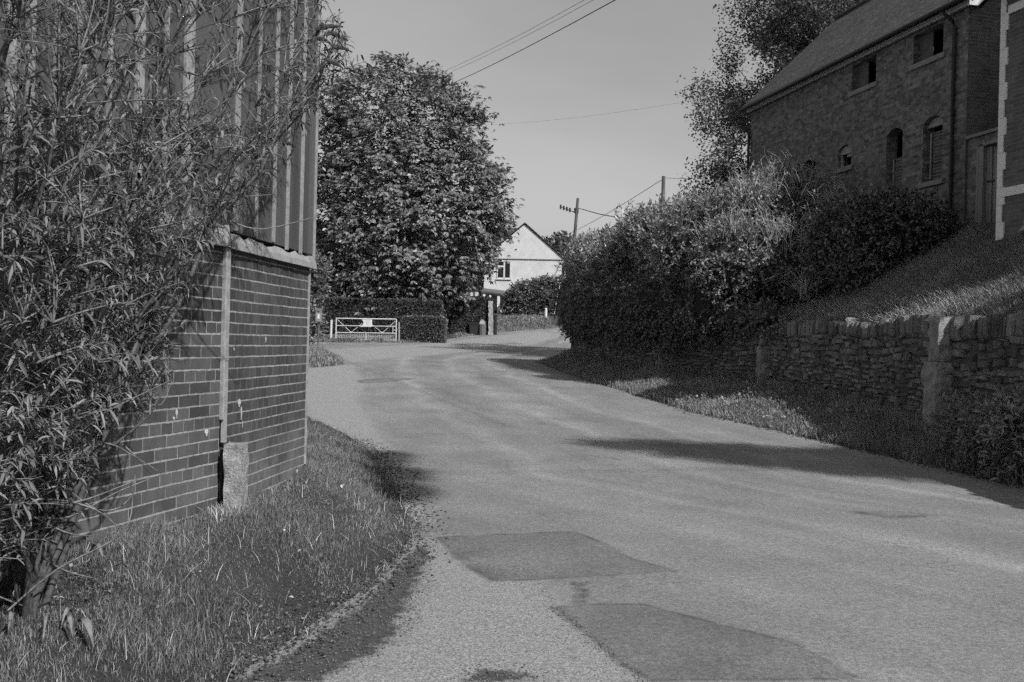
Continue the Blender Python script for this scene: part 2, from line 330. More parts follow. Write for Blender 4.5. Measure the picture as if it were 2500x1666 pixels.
def terr(x, y):
    x = np.asarray(x, float); y = np.asarray(y, float); h = hr(y)-.003
    dl = xl(y)-x; lift = np.interp(y, [3, 8.5, 10, 13, 30, 36, 42, 46, 52, 54, 61, 67, 70.5, 80], [.36, .36, .25, .12, .05, .25, .25, .05, .02, .06, .1, .12, .8, .85])
    h = h+lift*sst(dl/.95)*(dl > 0)
    dr = x-xr(y); wv = np.maximum(xw(y)-xr(y), .5)
    hv = hr(y)-.003+.32*sst(dr/wv); onr = (dr > 0)
    bankw = 1-sst((y-40)/5)
    hb = np.minimum(wtop(y)-.06+.68*np.maximum(x-xw(y)-.25, 0), 3.55+.13*np.maximum(y-17, 0)+.02*np.maximum(x-8, 0))
    hb = np.minimum(hb, 5.4)
    inb = sst((x-xw(y)-.12)/.12)
    right = hv*(1-inb*bankw)+hb*inb*bankw
    h = np.where(onr, right, h)
    far = np.maximum(y-58, 0)
    h = np.where((dl > 0) & (y > 56) & (x < -6), np.minimum(h, 1.6+far*.02+.9*sst((x+12)/8)*sst(far/8)*1.0), h)
    lump = .03*np.sin(x*3.1+y*1.7)*np.sin(y*2.3-x*.9)
    off = np.minimum(np.abs(dl), 1)*(dl > .1)+np.minimum(np.abs(dr), 1)*(dr > .1)
    return h+lump*np.minimum(off, 1)
xs = np.concatenate([-np.geomspace(700, 14, 22), np.arange(-13, -3, .4), np.arange(-3, 13, .1), np.geomspace(13.2, 700, 24)])
ys = np.concatenate([[-60, -30, -15, -8, -4], np.arange(-2, 17, .12), np.arange(17, 60, .3), np.arange(60, 84, .4), np.geomspace(84, 900, 36)])
X, Y = np.meshgrid(xs, ys); Z = terr(X, Y)
V = np.stack([X, Y, Z], -1).reshape(-1, 3); nx, ny = len(xs), len(ys)
ii = (np.arange(ny-1)[:, None]*nx+np.arange(nx-1)[None]).ravel()
under = ((X > xl(Y)+.13) & (X < xr(Y)-.13)).reshape(-1)
V[under, 2] -= .10
gr = mesh_np('ground', V, [np.stack([ii, ii+1, ii+1+nx, ii+nx], -1)], M['soil'], smooth=True); tag(gr, kind='structure')

# road surface
def inpoly(px, py, poly):
    c = np.zeros(px.shape, bool); n = len(poly)
    for i in range(n):
        x1, y1 = poly[i]; x2, y2 = poly[(i+1) % n]
        cond = ((y1 > py) != (y2 > py)) & (px < (x2-x1)*(py-y1)/(y2-y1+1e-12)+x1); c ^= cond
    return c
def pdist(px, py, poly):           # signed distance, inside positive
    d = np.full(px.shape, 1e9); n = len(poly)
    for i in range(n):
        ax, ay = poly[i]; bx, by = poly[(i+1) % n]; t = np.clip(((px-ax)*(bx-ax)+(py-ay)*(by-ay))/((bx-ax)**2+(by-ay)**2+1e-12), 0, 1)
        d = np.minimum(d, np.hypot(px-ax-t*(bx-ax), py-ay-t*(by-ay)))
    return np.where(inpoly(px, py, poly), d, -d)
yy = [-7.9, -5, -3, -1, 1, 2.2]
while yy[-1] < 95: yy.append(yy[-1]+max(.035, .0065*yy[-1]))
yy = np.array(yy); tt = np.linspace(0, 1, 190)
a_, b_ = xl(yy)-.05, xr(yy)+.03
RX = a_[:, None]+(b_-a_)[:, None]*tt[None]; RY = np.repeat(yy[:, None], len(tt), 1)
crown = .05*(1-(2*tt-1)**2)
RZ = hr(RY)+crown[None]*np.clip((30-RY)/20, 0, 1)*0+.004
d2 = lambda l: [G(*[q*1.0625 for q in p]) for p in l]
z_gravel = [(-2.5, 1.5)]+d2([(480, 1567), (640, 1490), (760, 1420), (860, 1340), (930, 1270), (1010, 1232), (1180, 1260), (1240, 1330), (1290, 1400), (1400, 1490), (1500, 1568)])+[(.7, 2.5)]
z_gravel2 = d2([(700, 1000), (690, 850), (810, 838), (840, 880), (820, 920), (860, 980), (930, 1080), (1000, 1200), (940, 1200), (840, 1040)])
z_side = d2([(690, 806), (960, 792), (1280, 758), (1290, 775), (1000, 815), (800, 832), (740, 800)])
z_patch1 = d2([(1000, 1236), (1160, 1229), (1320, 1222), (1400, 1255), (1450, 1285), (1560, 1315), (1300, 1330), (1130, 1342), (1050, 1300)])
z_patch2 = d2([(1275, 1397), (1380, 1388), (1480, 1390), (1640, 1432), (1830, 1480), (1900, 1520), (1975, 1562), (1500, 1566), (1420, 1520), (1350, 1460)])
z_mud = d2([(540, 1567), (640, 1520), (760, 1440), (860, 1365), (930, 1290), (965, 1255), (985, 1270), (960, 1330), (930, 1400), (890, 1480), (820, 1520), (740, 1560), (730, 1568)])
z_mud2 = d2([(880, 1035), (905, 1050), (935, 1075), (960, 1100), (975, 1135), (995, 1165), (940, 1168), (880, 1160), (830, 1100), (850, 1045)])
z_mud3 = d2([(1060, 1568), (1100, 1540), (1200, 1545), (1230, 1568)])
z_streak = d2([(1960, 1178), (2050, 1172), (2140, 1180), (2150, 1188), (2040, 1192), (1980, 1186)])  # narrow streak, like the next one, given the darker patch grey
z_streak2 = d2([(815, 875), (900, 868), (965, 870), (900, 878), (830, 882)])
z_stain3 = d2([(1260, 1392), (1290, 1405), (1360, 1455), (1430, 1510), (1500, 1560), (1540, 1568), (1480, 1568), (1400, 1510), (1330, 1450)])
z_tread = [d2([(a, b), (a+16, b-2), (a+12, b+9), (a-4, b+10)]) for b in (1338, 1352, 1366, 1380) for a in (1308+(1380-b)*.2, 1332+(1380-b)*.2)]
def zone(polys, soft):
    v = np.zeros(RX.shape)
    for p in polys: v = np.maximum(v, np.clip(.5+pdist(RX, RY, p)/soft, 0, 1))
    return v
zr = np.maximum(zone([z_gravel, z_gravel2], .5), 1.0*zone([z_side], 1.2)); zg = np.maximum.reduce([zone([z_patch1, z_patch2], .10)*(1-.45*np.clip(zone([z_gravel], 1.0)*1.6-.6, 0, 1)), .8*zone([z_streak, z_streak2], .35), .9*zone([z_stain3], .12), zone(z_tread, .06)]); zb = np.maximum.reduce([zone([z_mud, z_mud3], .22), .62*zone([z_stain3], .10), .6*zone(z_tread, .05)])
rut = np.zeros(RX.shape)
for k in (.0, .06, .13):
    px = np.array([P_[0] for P_ in d2([(870, 1480), (930, 1390), (965, 1310)])])+k-.06; py = np.array([P_[1] for P_ in d2([(870, 1480), (930, 1390), (965, 1310)])])
    cx = np.interp(RY, py, px); rut += .012*np.exp(-((RX-cx)/.018)**2)*((RY > py[0]) & (RY < py[-1]))
RZ = RZ-rut-.012*zb+.004*zr; RX[:, 0] -= .12; RZ[:, 0] -= .07; RX[:, -1] += .12; RZ[:, -1] -= .07
RV = np.stack([RX, RY, RZ], -1).reshape(-1, 3); nt_ = len(tt)
ii = (np.arange(len(yy)-1)[:, None]*nt_+np.arange(nt_-1)[None]).ravel()
road = mesh_np('road', RV, [np.stack([ii, ii+1, ii+1+nt_, ii+nt_], -1)], M['asphalt'], smooth=True); tag(road, kind='structure')
def setattr_col(o, name, arr):
    at = o.data.attributes.new(name, 'FLOAT_COLOR', 'POINT'); at.data.foreach_set('color', arr.astype(np.float32).ravel())
on = np.ones(RX.shape)
setattr_col(road, 'zones', np.stack([zr, zg, zb, on], -1))
seglen = np.cumsum(np.concatenate([[0], np.hypot(np.diff(yy), np.diff((a_+b_)/2)*.3)]))
setattr_col(road, 'across', np.stack([xr(RY)-RX, np.repeat(seglen[:, None]*.05, nt_, 1), on*0, on], -1))

# ------------------------------------------------------------------ vegetation helpers
def blades(name, x, y, h, wd, m, parent=None, lean=.35, z=None, bias=(0, 0), sink=.01):
    n = len(x); z = (terr(x, y) if z is None else z)-sink
    az = rng.uniform(0, 2*np.pi, n); s = np.stack([np.cos(az), np.sin(az), np.zeros(n)], -1)
    la = rng.uniform(0, 2*np.pi, n); lm = np.abs(rng.normal(0, lean, n))
    d = np.stack([np.cos(la)*lm+bias[0], np.sin(la)*lm+bias[1], np.zeros(n)], -1)*h[:, None]
    p = np.stack([x, y, z], -1); up = np.zeros((n, 3)); up[:, 2] = h
    wv = s*wd[:, None]/2
    m1 = p+up*.5+d*.3; m2 = p+up*.82+d*.68; tp = p+up*np.clip(1.02-.25*lm, .5, 1)[:, None]+d*1.15
    V = np.stack([p-wv, p+wv, m1+wv*.9, m1-wv*.9, m2+wv*.6, m2-wv*.6, tp], 1).reshape(-1, 3)
    b = np.arange(n)[:, None]*7
    return mesh_np(name, V, [np.concatenate([b+[0, 1, 2, 3], b+[3, 2, 4, 5]]), b+[5, 4, 6]], m, parent)
def scatter(n, x0, x1, y0, y1, cond, dens=None):
    X, Y = [], []
    tot = 0
    while tot < n:
        x = rng.uniform(x0, x1, n*2); y = rng.uniform(y0, y1, n*2); k = cond(x, y)
        if dens is not None: k &= rng.uniform(0, 1, len(x)) < dens(x, y)
        X.append(x[k]); Y.append(y[k]); tot += k.sum()
        if tot == 0: break
    return np.concatenate(X)[:n], np.concatenate(Y)[:n]
def rhombs(p, d, ln, wd, nrm=None, fold=.12):
    n = len(p); d = unit(d); r = rng.normal(size=(n, 3)) if nrm is None else nrm
    s = unit(np.cross(d, r)); up = np.cross(s, d)
    mid = p+d*(ln*.5)[:, None]+up*(ln*fold)[:, None]
    wv = s*(wd/2)[:, None]
    return np.stack([p, mid+wv, p+d*ln[:, None], mid-wv], 1).reshape(-1, 3)
def qidx(n, k=4): return np.arange(n*k).reshape(n, k)
def sprays(blobs, nsp, k, twig, ll, lw, up=.35, spread=.6, droop=0, face=None, keep=None, inner=.86):
    """leaf sprays growing out of a set of ellipsoids -> leaf quads and twig lines"""
    B = np.array(blobs, float); area = (B[:, 3]*B[:, 4]+B[:, 4]*B[:, 5]+B[:, 3]*B[:, 5]); pr = area/area.sum()
    c = rng.choice(len(B), nsp, p=pr); q = unit(rng.normal(size=(nsp, 3)))
    if face is not None:
        f = np.array(face, float); flip = (q@f) < -.25; q[flip] = q[flip]-2*(q[flip]@f)[:, None]*f
    sc = rng.uniform(inner, 1.0, nsp)
    base = B[c, :3]+q*B[c, 3:6]*sc[:, None]
    ok = np.ones(nsp, bool)
    for b in B:
        dd = (((base-b[:3])/b[3:6])**2).sum(1); ok &= ~(dd < (inner*.92)**2)
    if keep is not None: ok &= keep(base)
    base = base[ok]; c = c[ok]; q = q[ok]; n = len(base)
    out = unit(unit(q/B[c, 3:6])+rng.normal(0, spread, (n, 3))+np.array([0, 0, up]))
    tl = twig*rng.uniform(.5, 1.3, n)
    t = np.linspace(.15, 1, k)[None, :]*rng.uniform(.9, 1.1, (n, k))
    pos = base[:, None]+out[:, None]*(tl[:, None]*t)[..., None]; pos[..., 2] -= droop*(tl[:, None]*t)**1.5
    ld = unit(out[:, None]*.6+rng.normal(0, .75, (n, k, 3))+np.array([0, 0, up*.5-droop*.4]))
    m = n*k; ln = ll*rng.uniform(.65, 1.25, m); wd = lw*rng.uniform(.75, 1.2, m)
    return rhombs(pos.reshape(-1, 3), ld.reshape(-1, 3), ln, wd), (base, base+out*tl[:, None])
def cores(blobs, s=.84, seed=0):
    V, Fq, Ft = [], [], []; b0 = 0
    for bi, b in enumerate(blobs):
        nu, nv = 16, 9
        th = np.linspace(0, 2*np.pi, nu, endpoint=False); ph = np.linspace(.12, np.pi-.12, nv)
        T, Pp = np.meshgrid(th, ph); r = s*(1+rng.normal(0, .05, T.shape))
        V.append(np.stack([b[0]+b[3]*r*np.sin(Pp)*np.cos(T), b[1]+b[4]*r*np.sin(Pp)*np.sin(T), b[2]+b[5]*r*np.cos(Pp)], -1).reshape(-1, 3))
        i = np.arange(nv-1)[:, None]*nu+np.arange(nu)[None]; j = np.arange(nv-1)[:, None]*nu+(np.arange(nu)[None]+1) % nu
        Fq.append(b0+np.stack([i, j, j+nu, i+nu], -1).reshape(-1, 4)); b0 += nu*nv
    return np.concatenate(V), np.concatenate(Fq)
def twigs_mesh(name, A, Bq, r, m, parent):
    n = len(A); d = unit(Bq-A); s = unit(np.cross(d, rng.normal(size=(n, 3)))); t = np.cross(d, s)
    V = np.stack([A+s*r, A-s*r*.5+t*r*.87, A-s*r*.5-t*r*.87, Bq+s*r*.4, Bq-s*r*.2+t*r*.35, Bq-s*r*.2-t*r*.35], 1).reshape(-1, 3)
    b = np.arange(n)[:, None]*6
    return mesh_np(name, V, [np.concatenate([b+[0, 1, 4, 3], b+[1, 2, 5, 4], b+[2, 0, 3, 5]])], m, parent)
def shrub(name, label, cat, blobs, nsp, k, twig, ll, lw, m, tm=None, core=.84, loc=None, group=None, tr=.004, stems=True, **kw):
    t = thing(name, label, cat, loc or (0, 0, 0), group=group); off = np.array(loc or (0, 0, 0), float)
    V, (A, Bq) = sprays(blobs, nsp, k, twig, ll, lw, **kw)
    mesh_np('foliage', V-off, [qidx(len(V)//4)], m, t)
    if stems: twigs_mesh('stems', A-off, Bq-off, tr, tm or M['twig_dark'], t)
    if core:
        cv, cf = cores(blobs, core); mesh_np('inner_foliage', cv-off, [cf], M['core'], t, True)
    return t
def limb_path(a, b, sag=0, wig=.06, n=7):
    a = Vector(a); b = Vector(b); L_ = (b-a).length; pts = []
    for i in range(n):
        t = i/(n-1); p = a.lerp(b, t)
        if 0 < i < n-1: p += Vector((random.gauss(0, 1), random.gauss(0, 1), random.gauss(0, 1)))*L_*wig*.5
        p.z += sag*L_*math.sin(math.pi*t); pts.append(p)
    return pts

# ------------------------------------------------------------------ the shed on the left: brick base, sheet metal above
shed = thing('shed', 'tall shed clad in vertical metal sheets on a dark brick base, behind the sprawling shrub', 'shed')
P0, P1, P2 = Vector((SC[2][0], SC[2][1], 0)), Vector((SC[1][0], SC[1][1], 0)), Vector((SC[0][0], SC[0][1], 0))
n_r = Vector((P0.y-P1.y, -(P0.x-P1.x), 0)).normalized(); n_l = Vector((P1.y-P2.y, -(P1.x-P2.x), 0)).normalized()
d_r = (P0-P1).normalized(); d_l = (P1-P2).normalized()
def slab(a, b, n, z0, z1, th): # wall slab whose outer face runs a->b, thickness inward
    return MB().prism([Vector((a.x, a.y, z0)), Vector((b.x, b.y, z0)), Vector((b.x, b.y, z1)), Vector((a.x, a.y, z1))], -n*th)
ZB = 2.07
slab(P1-d_l*.012, P2-d_l*.5, n_l, -.1, ZB, .23).build('brick_wall', M['shed_brick'], shed)
slab(P1+d_r*.03, P0, n_r, -.1, ZB, .23).build('brick_wall', M['shed_brick_header'], shed)
Pe = P0-n_r*6.5+d_r*.4; Pw = P2-n_l*6-d_l*.5
MB().prism([Vector((P0.x-.002, P0.y-.003, -.1)), Vector((Pe.x, Pe.y, -.1)), Vector((Pe.x, Pe.y, ZB)), Vector((P0.x-.002, P0.y-.003, ZB))], -d_r*.2).build('end_wall', M['shed_brick_header'], shed)
ZT = 6.4; zb = 2.17
b = MB(); ov = .02
A_, Bp = P1+n_r*ov, P0+n_r*ov+d_r*.04; D_ = P2+n_l*ov-d_l*.5
for a, e, nn in ((A_, Bp, n_r), (P1+n_l*ov, D_, n_l)):
    b.prism([Vector((a.x, a.y, zb)), Vector((e.x, e.y, zb)), Vector((e.x, e.y, ZT)), Vector((a.x, a.y, ZT))], -nn*.03)
Be = Bp-n_r*6.7
b.prism([Vector((Bp.x, Bp.y, zb)), Vector((Be.x, Be.y, zb)), Vector((Be.x, Be.y, ZT)), Vector((Bp.x, Bp.y, ZT))], -d_r*.03)
b.prism([Vector((D_.x, D_.y, zb)), Vector((D_.x-6, D_.y+1.5, zb)), Vector((D_.x-6, D_.y+1.5, ZT)), Vector((D_.x, D_.y, ZT))], d_l*.03)
b.build('sheet_cladding', M['cladding'], shed)
# raised ribs and cover strips, found where the photo shows them
def on_line(u, v, a, d):
    rx, _ = ray(u, v); s = (rx*a.y-a.x)/(d.x-rx*d.y); return s
ribs = MB(); seams = MB()
for u, wv in ((574, .05), (625, .018), (668, .030), (701, .034), (735, .034)):
    s = on_line(u, 450, A_, d_r); c = A_+d_r*s
    ribs.obox(c, d_r, n_r, Vector((0, 0, 1)), -wv/2, wv/2, -.002, .018, zb+.01+(.0 if u < 690 else -.03), ZT-.02)
c = Bp-d_r*.02; ribs.obox(c, d_r, n_r, Vector((0, 0, 1)), -.012, .012, -.002, .015, zb-.06, ZT-.02)
for u, wv in ((462, .03), (452, .06), (400, .02), (337, .05), (329, .02), (262, .02), (194, .05), (130, .02), (66, .05), (20, .05)):
    s = on_line(u, 300, P1+n_l*ov, -d_l); c = P1+n_l*ov-d_l*s
    ribs.obox(c, d_l, n_l, Vector((0, 0, 1)), -wv/2, wv/2, -.002, .018, zb+.01, ZT-.02)
for s in (-.9, -1.6, -2.3):
    c = P2-d_l*(s*-1-.9)+n_l*ov; ribs.obox(c, d_l, n_l, Vector((0, 0, 1)), -.025, .025, -.002, .03, zb+.01, ZT-.02)
ribs.build('rib', M['flashing'], shed)
fl = MB()
def torn_strip(a, d, n, l, z0, z1):     # bent lead-coloured strip under the sheets with a torn upper edge
    k = int(l/.09)+1; vs = []; fs = []
    for i in range(k+1):
        p = a+d*(l*i/k); zt = z1+random.uniform(-.018, .012); o1 = .045+random.uniform(-.006, .006)
        vs += [p+n*o1+Vector((0, 0, z0)), p+n*(o1-.004)+Vector((0, 0, (z0+zt)/2)), p+n*(o1-.022)+Vector((0, 0, zt)), p+n*.0+Vector((0, 0, z0+.004))]
    for i in range(k):
        for j in range(2): fs.append((i*4+j, i*4+4+j, i*4+5+j, i*4+1+j))
        fs.append((i*4+3, i*4+7, i*4+4, i*4))
    fl.add(vs, fs)
torn_strip(P1-n_r*.0, d_r, n_r, (P0-P1).length+.06, 2.055, 2.15)
torn_strip(P2-d_l*.5, d_l, n_l, (P1-P2).length+.5, 2.06, 2.20)
fl.build('flashing_strip', M['flashing'], shed)
MB().prism([Vector((A_.x, A_.y, ZT)), Vector((Bp.x, Bp.y, ZT)), Vector((Be.x, Be.y, ZT+1.2)), Vector((D_.x-6, D_.y+1.5, ZT+1.2)), Vector((D_.x, D_.y, ZT))], (0, 0, .06)).build('roof', M['cladding'], shed)
# corner strip (painted timber batten) and dark lower end
b = MB(); cc = P1+(n_r+n_l).normalized()*.012
b.obox(cc+d_l*-.012, d_l, n_l, Vector((0, 0, 1)), -.012, .010, -.01, .014, .95, 2.07)
b.obox(cc+d_l*.0, d_r, n_r, Vector((0, 0, 1)), .004, .030, -.01, .020, .80, 2.06)
b.build('corner_batten', M['pale_paint'], shed)
b = MB(); b.tube([cc+n_l*.012-d_l*.018+Vector((0, 0, z)) for z in (.3, .5, .66, .76)], .013, 8); b.build('downpipe', M['black_iron'], shed)
b = MB(); b.obox(P0-d_r*.03, d_r, n_r, Vector((0, 0, 1)), 0, .022, -.01, .012, .45, 2.03); b.build('corner_batten', M['pale_paint'], shed)
# splashes of pale mortar / paint on the bricks
sp = MB()
def blotch(u, v, wv, h, a, d, n):
    s = on_line(u, v, a, d); p = a+d*s; _, rz = ray(u, v); z = 1.5+rz*p.y; pts = []
    for i in range(14):
        t = 2*math.pi*i/14; r = 1+random.uniform(-.3, .2); q = (.55 if math.sin(t) < 0 and abs(math.cos(t)) > .3 else 1)
        pts.append(p+n*.002+d*(math.cos(t)*wv*r*q)+Vector((0, 0, z+math.sin(t)*h*r)))
    sp.prism(pts, n*.003)
for q in ((430, 1010, .010, .030), (423, 1022, .012, .010), (503, 1057, .018, .024)): sp = MB(); blotch(*q, P1, -d_l, n_l); sp.build('mortar_splash', M['petal'], shed)
for q in ((583, 985, .03, .028), (588, 1008, .014, .05), (570, 853, .007, .012), (648, 830, .01, .02), (591, 1036, .005, .02)): sp = MB(); blotch(*q, P1, d_r, n_r); sp.build('mortar_splash', M['petal'], shed)

# rough concrete post at the bend of the shed wall
def rough_block(name, path, hw, hd, m, parent=None, amp=.012, nz_=18, taper=0, sq=1.35):
    V, Fq = [], []; k = 16
    for i in range(nz_+1):
        t = i/nz_; c = path(t); s = 1-taper*t
        for j in range(k):
            a = 2*math.pi*j/k; x = max(-1, min(1, math.cos(a)*sq)); y = max(-1, min(1, math.sin(a)*sq))
            nn = amp*(mnoise.noise(Vector((c.x*9+x*2, c.y*9+y*2, c.z*9)))*1.6)
            V.append((c.x+x*(hw*s+nn), c.y+y*(hd*s+nn), c.z+(random.uniform(-.006, .006) if i == nz_ else 0)))
    for i in range(nz_):
        for j in range(k): Fq.append((i*k+j, i*k+(j+1) % k, (i+1)*k+(j+1) % k, (i+1)*k+j))
    me = bpy.data.meshes.new(name); me.from_pydata(V, [], Fq+[tuple(nz_*k+j for j in range(k)), tuple(range(k))[::-1]]); me.update()
    return link(name, me, m, parent)
o = rough_block('concrete_post', lambda t: Vector((-1.755-.0*t, 6.40, .2+.60*t)), .062, .055, M['concrete'], amp=.007, taper=.0, sq=2.2, nz_=40)
tag(o, 'rough speckled stub of a concrete post against the bend of the brick wall', 'post')

# ------------------------------------------------------------------ rubble wall along the right verge
wall = thing('retaining_wall', 'mossy coursed rubble retaining wall with upright coping stones along the right verge', 'wall')
ws = np.concatenate([[0], np.cumsum(np.hypot(np.diff(WP[:, 0]), np.diff(WP[:, 1])))])
def wpt(s): return Vector((np.interp(s, ws, WP[:, 0]), np.interp(s, ws, WP[:, 1]), 0))
sb = MB(); back = MB(); cop = MB()
smin, smax = 11.0, ws[-3]+1.0
def wframe(s):
    p = wpt(s); q = wpt(s+.05); d = (q-p).normalized(); return p, d, Vector((-d.y, d.x, 0))
def stone(mb, s, z, ln, h, out, depth=.16):
    p, d, n = wframe(s); k = []; z = z+.035*math.sin(s*1.7)+.02*math.sin(s*4.1+z*9)
    for (a, c) in ((0, 0), (1, 0), (1, 1), (0, 1)):
        k.append((a*ln+random.uniform(-.022, .022), c*h+random.uniform(-.018, .018)))
    cx = sum(q[0] for q in k)/4; cz = sum(q[1] for q in k)/4
    vs = [p+d*x+Vector((0, 0, z+y))-n*depth for x, y in k]+[p+d*x+Vector((0, 0, z+y))+n*(out-.02) for x, y in k]
    vs += [p+d*(cx+(x-cx)*.8)+Vector((0, 0, z+cz+(y-cz)*.72))+n*(out+random.uniform(-.006, .014)) for x, y in k]
    fs = [(0, 1, 5, 4), (1, 2, 6, 5), (2, 3, 7, 6), (3, 0, 4, 7), (4, 5, 9, 8), (5, 6, 10, 9), (6, 7, 11, 10), (7, 4, 8, 11), (8, 9, 10, 11)]
    mb.add(vs, fs)
z = 0.0; ci = 0
while z < 2.35:
    h = random.uniform(.055, .13); s = smin+random.uniform(0, .3)
    while s < smax:
        ln = random.uniform(.08, .34)
        y = wpt(s).y; top = wtop(y)-.27
        if hr(y)-.05 < z+h and z < top:
            stone(sb, s, z+random.uniform(-.012, .012), ln-.018, min(h-.012, top-z)*random.uniform(.75, 1.05), random.uniform(-.025, .04))
        s += ln
    z += h
sb.build('stonework', M['stone'], wall)
s = smin
while s < smax:
    p, d, n = wframe(s); ln = random.uniform(.07, .17); y = p.y; z0 = wtop(y)-.27; hh = random.uniform(.2, .32)
    stone(cop, s, z0, ln-.008, hh, random.uniform(-.02, .05), depth=.3); s += ln
cop.build('coping', M['stone'], wall)
s = smin
while s < smax-.2:
    p, d, n = wframe(s); q, d2_, n2 = wframe(s+.5)
    back.prism([p-n*.03+Vector((0, 0, -.2)), q-n2*.03+Vector((0, 0, -.2)), q-n2*.03+Vector((0, 0, wtop(q.y)-.12)), p-n*.03+Vector((0, 0, wtop(p.y)-.12))], -n*.22); s += .5
back.build('wall_core', M['mortar_dark'], wall)
def pier(u, vt, y, wd, label):
    x = xw(y); p = Vector((x-.06, y, 0)); zt = P(u, vt, y).z; z0 = float(terr(x-.5, y))-.1; hgt = zt-z0
    rough_block('pier', lambda t: Vector((p.x, p.y, z0+hgt*.66*t)), .17, wd, M['stone_light'], wall, amp=.02)
    rough_block('pier', lambda t: Vector((p.x+.02, p.y, z0+hgt*(.665+.335*t))), .14, wd*.85, M['stone_light'], wall, amp=.025)
pier(1875, 788, 22.7, .2, ''); pier(2320, 776, 14.0, .22, ''); pier(1612, 860, 27.6, .12, '')

# ------------------------------------------------------------------ walls with openings (local frame: x along, y outward, z up)
def pierced(L0, L1, z0, z1, ops, th=.30, y=0.0, ztop=None):
    """ops: (x0,x1,za,zb,rise)"""
    mb = MB(); xsb = sorted({L0, L1}|{o[0] for o in ops}|{o[1] for o in ops}); zsb = sorted({z0, z1}|{o[2] for o in ops}|{o[3]+o[4] for o in ops})
    for i in range(len(xsb)-1):
        for j in range(len(zsb)-1):
            cx, cz = (xsb[i]+xsb[i+1])/2, (zsb[j]+zsb[j+1])/2
            if any(o[0] < cx < o[1] and o[2] < cz < o[3]+o[4] for o in ops): continue
            mb.add([(xsb[i], y, zsb[j]), (xsb[i+1], y, zsb[j]), (xsb[i+1], y, zsb[j+1]), (xsb[i], y, zsb[j+1])], [(3, 2, 1, 0)])
    for x0, x1, za, zb_, rise in ops:
        k = 10 if rise else 1; top = []
        for i in range(k+1):
            t = i/k; top.append((x0+(x1-x0)*t, zb_+rise*(1-(2*t-1)**2) if rise else zb_))
        for i in range(k):
            a, c = top[i], top[i+1]
            if rise: mb.add([(a[0], y, a[1]), (c[0], y, c[1]), (c[0], y, zb_+rise), (a[0], y, zb_+rise)], [(3, 2, 1, 0)])
            mb.add([(a[0], y, a[1]), (c[0], y, c[1]), (c[0], y-th, c[1]), (a[0], y-th, a[1])], [(0, 1, 2, 3)])
        mb.add([(x0, y, za), (x0, y, zb_), (x0, y-th, zb_), (x0, y-th, za)], [(0, 1, 2, 3)])
        mb.add([(x1, y, za), (x1, y, zb_), (x1, y-th, zb_), (x1, y-th, za)], [(3, 2, 1, 0)])
        mb.add([(x0, y, za), (x1, y, za), (x1, y-th, za), (x0, y-th, za)], [(3, 2, 1, 0)])
    return mb
AN = R(102.5)
# ---- barn
barn = thing('brick_barn', 'two storey dark brick barn with a tiled roof on the bank above the hedge', 'barn', (9.6, 21.07, 0), AN)
LB = 10.45; Zb, Ze, W_ = 3.2, 8.86, 6.0
ops = [(.985, 2.07, 8.11, 8.80, 0), (3.585, 4.67, 8.11, 8.80, 0), (.94, 1.64, 5.31, 6.64, .14), (2.41, 3.07, 5.35, 6.66, .14), (4.62, 5.26, 6.22, 6.68, .13), (6.4, 7.1, 6.22, 6.62, .12)]
fw = pierced(.15, LB, Zb, Ze, ops); fw.add([(.15, -.31, Zb), (LB, -.31, Zb), (LB, -.31, 4.6), (.15, -.31, 4.6)], [(0, 1, 2, 3)])
fw.build('front_wall', M['barn_brick'], barn)
gb = MB()
for x in (.15, LB-.25):
    gb = MB(); gb.prism([(x, -.302, Zb), (x, -W_+.002, Zb), (x, -W_+.002, Ze), (x, -W_/2, Ze+W_/2-.16), (x, -.302, Ze-.0)], (.25, 0, 0))
    xe = .15 if x < 1 else LB; gb.add([(xe, 0, Zb), (xe, -.302, Zb), (xe, -.302, Ze), (xe, 0, Ze)], [(3, 2, 1, 0) if x < 1 else (0, 1, 2, 3)])
    gb.build('gable_wall', M['house_brick'], barn)  # darker brick put here in place of the shadow of the house
MB().box(.16, LB-.01, -W_-.22, -W_, Zb, Ze).build('rear_wall', M['barn_brick'], barn)
MB().box(.42, LB-.27, -W_+.02, -.32, 7.35, 7.45).build('loft_floor', M['dark_wood'], barn)
rf = MB(); e = .22
for sgn in (0, 1):
    y0, y1 = (e, -W_/2) if sgn == 0 else (-W_-e, -W_/2); z0_, z1_ = Ze+.12-.0, Ze+W_/2+.12+.1
    rf.prism([(-.12, y0, z0_), (LB+.18, y0, z0_), (LB+.18, y1, z1_), (-.12, y1, z1_)], (0, 0, .07))
roof = rf.build('roof', M['tiles'], barn)
rd = MB()
for i in range(36): rd.tube([(-.12+i*.298, -W_/2, Ze+W_/2+.27+random.uniform(-.006, .006)), (-.12+i*.298+.285, -W_/2, Ze+W_/2+.27)], [.11, .10], 8)
rd.build('ridge_tiles', M['tiles'], roof)
f_ = MB(); f_.box(.0, LB+.1, .05, .10, Ze+.0, Ze+.11); f_.prism([(-.02, .12, Ze-.02), (-.02, -.5, Ze+.58), (-.02, -W_/2, Ze+W_/2+.05), (-.02, -W_/2, Ze+W_/2-.22), (-.02, -.1, Ze-.02)], (.05, 0, 0)); f_.build('fascia_board', M['fascia'], barn)
f_ = MB(); f_.box(.0, LB+.1, -.0+.002, .05, Ze-.02, Ze+.01); f_.build('soffit', M['dark_wood'], barn)
gt = MB(); gt.tube([(-.12, .27, Ze+.11), (LB*.5, .27, Ze+.095), (LB+.2, .27, Ze+.08)], .055, 8); gt.build('gutter', M['black_iron'], barn)
b = MB(); b.tube([(.62, .27, Ze+.08), (.62, .27, Ze-.02), (.55, .09, Ze-.2), (.53, .06, Ze-.32), (.53, .06, 3.6)], .042, 8)
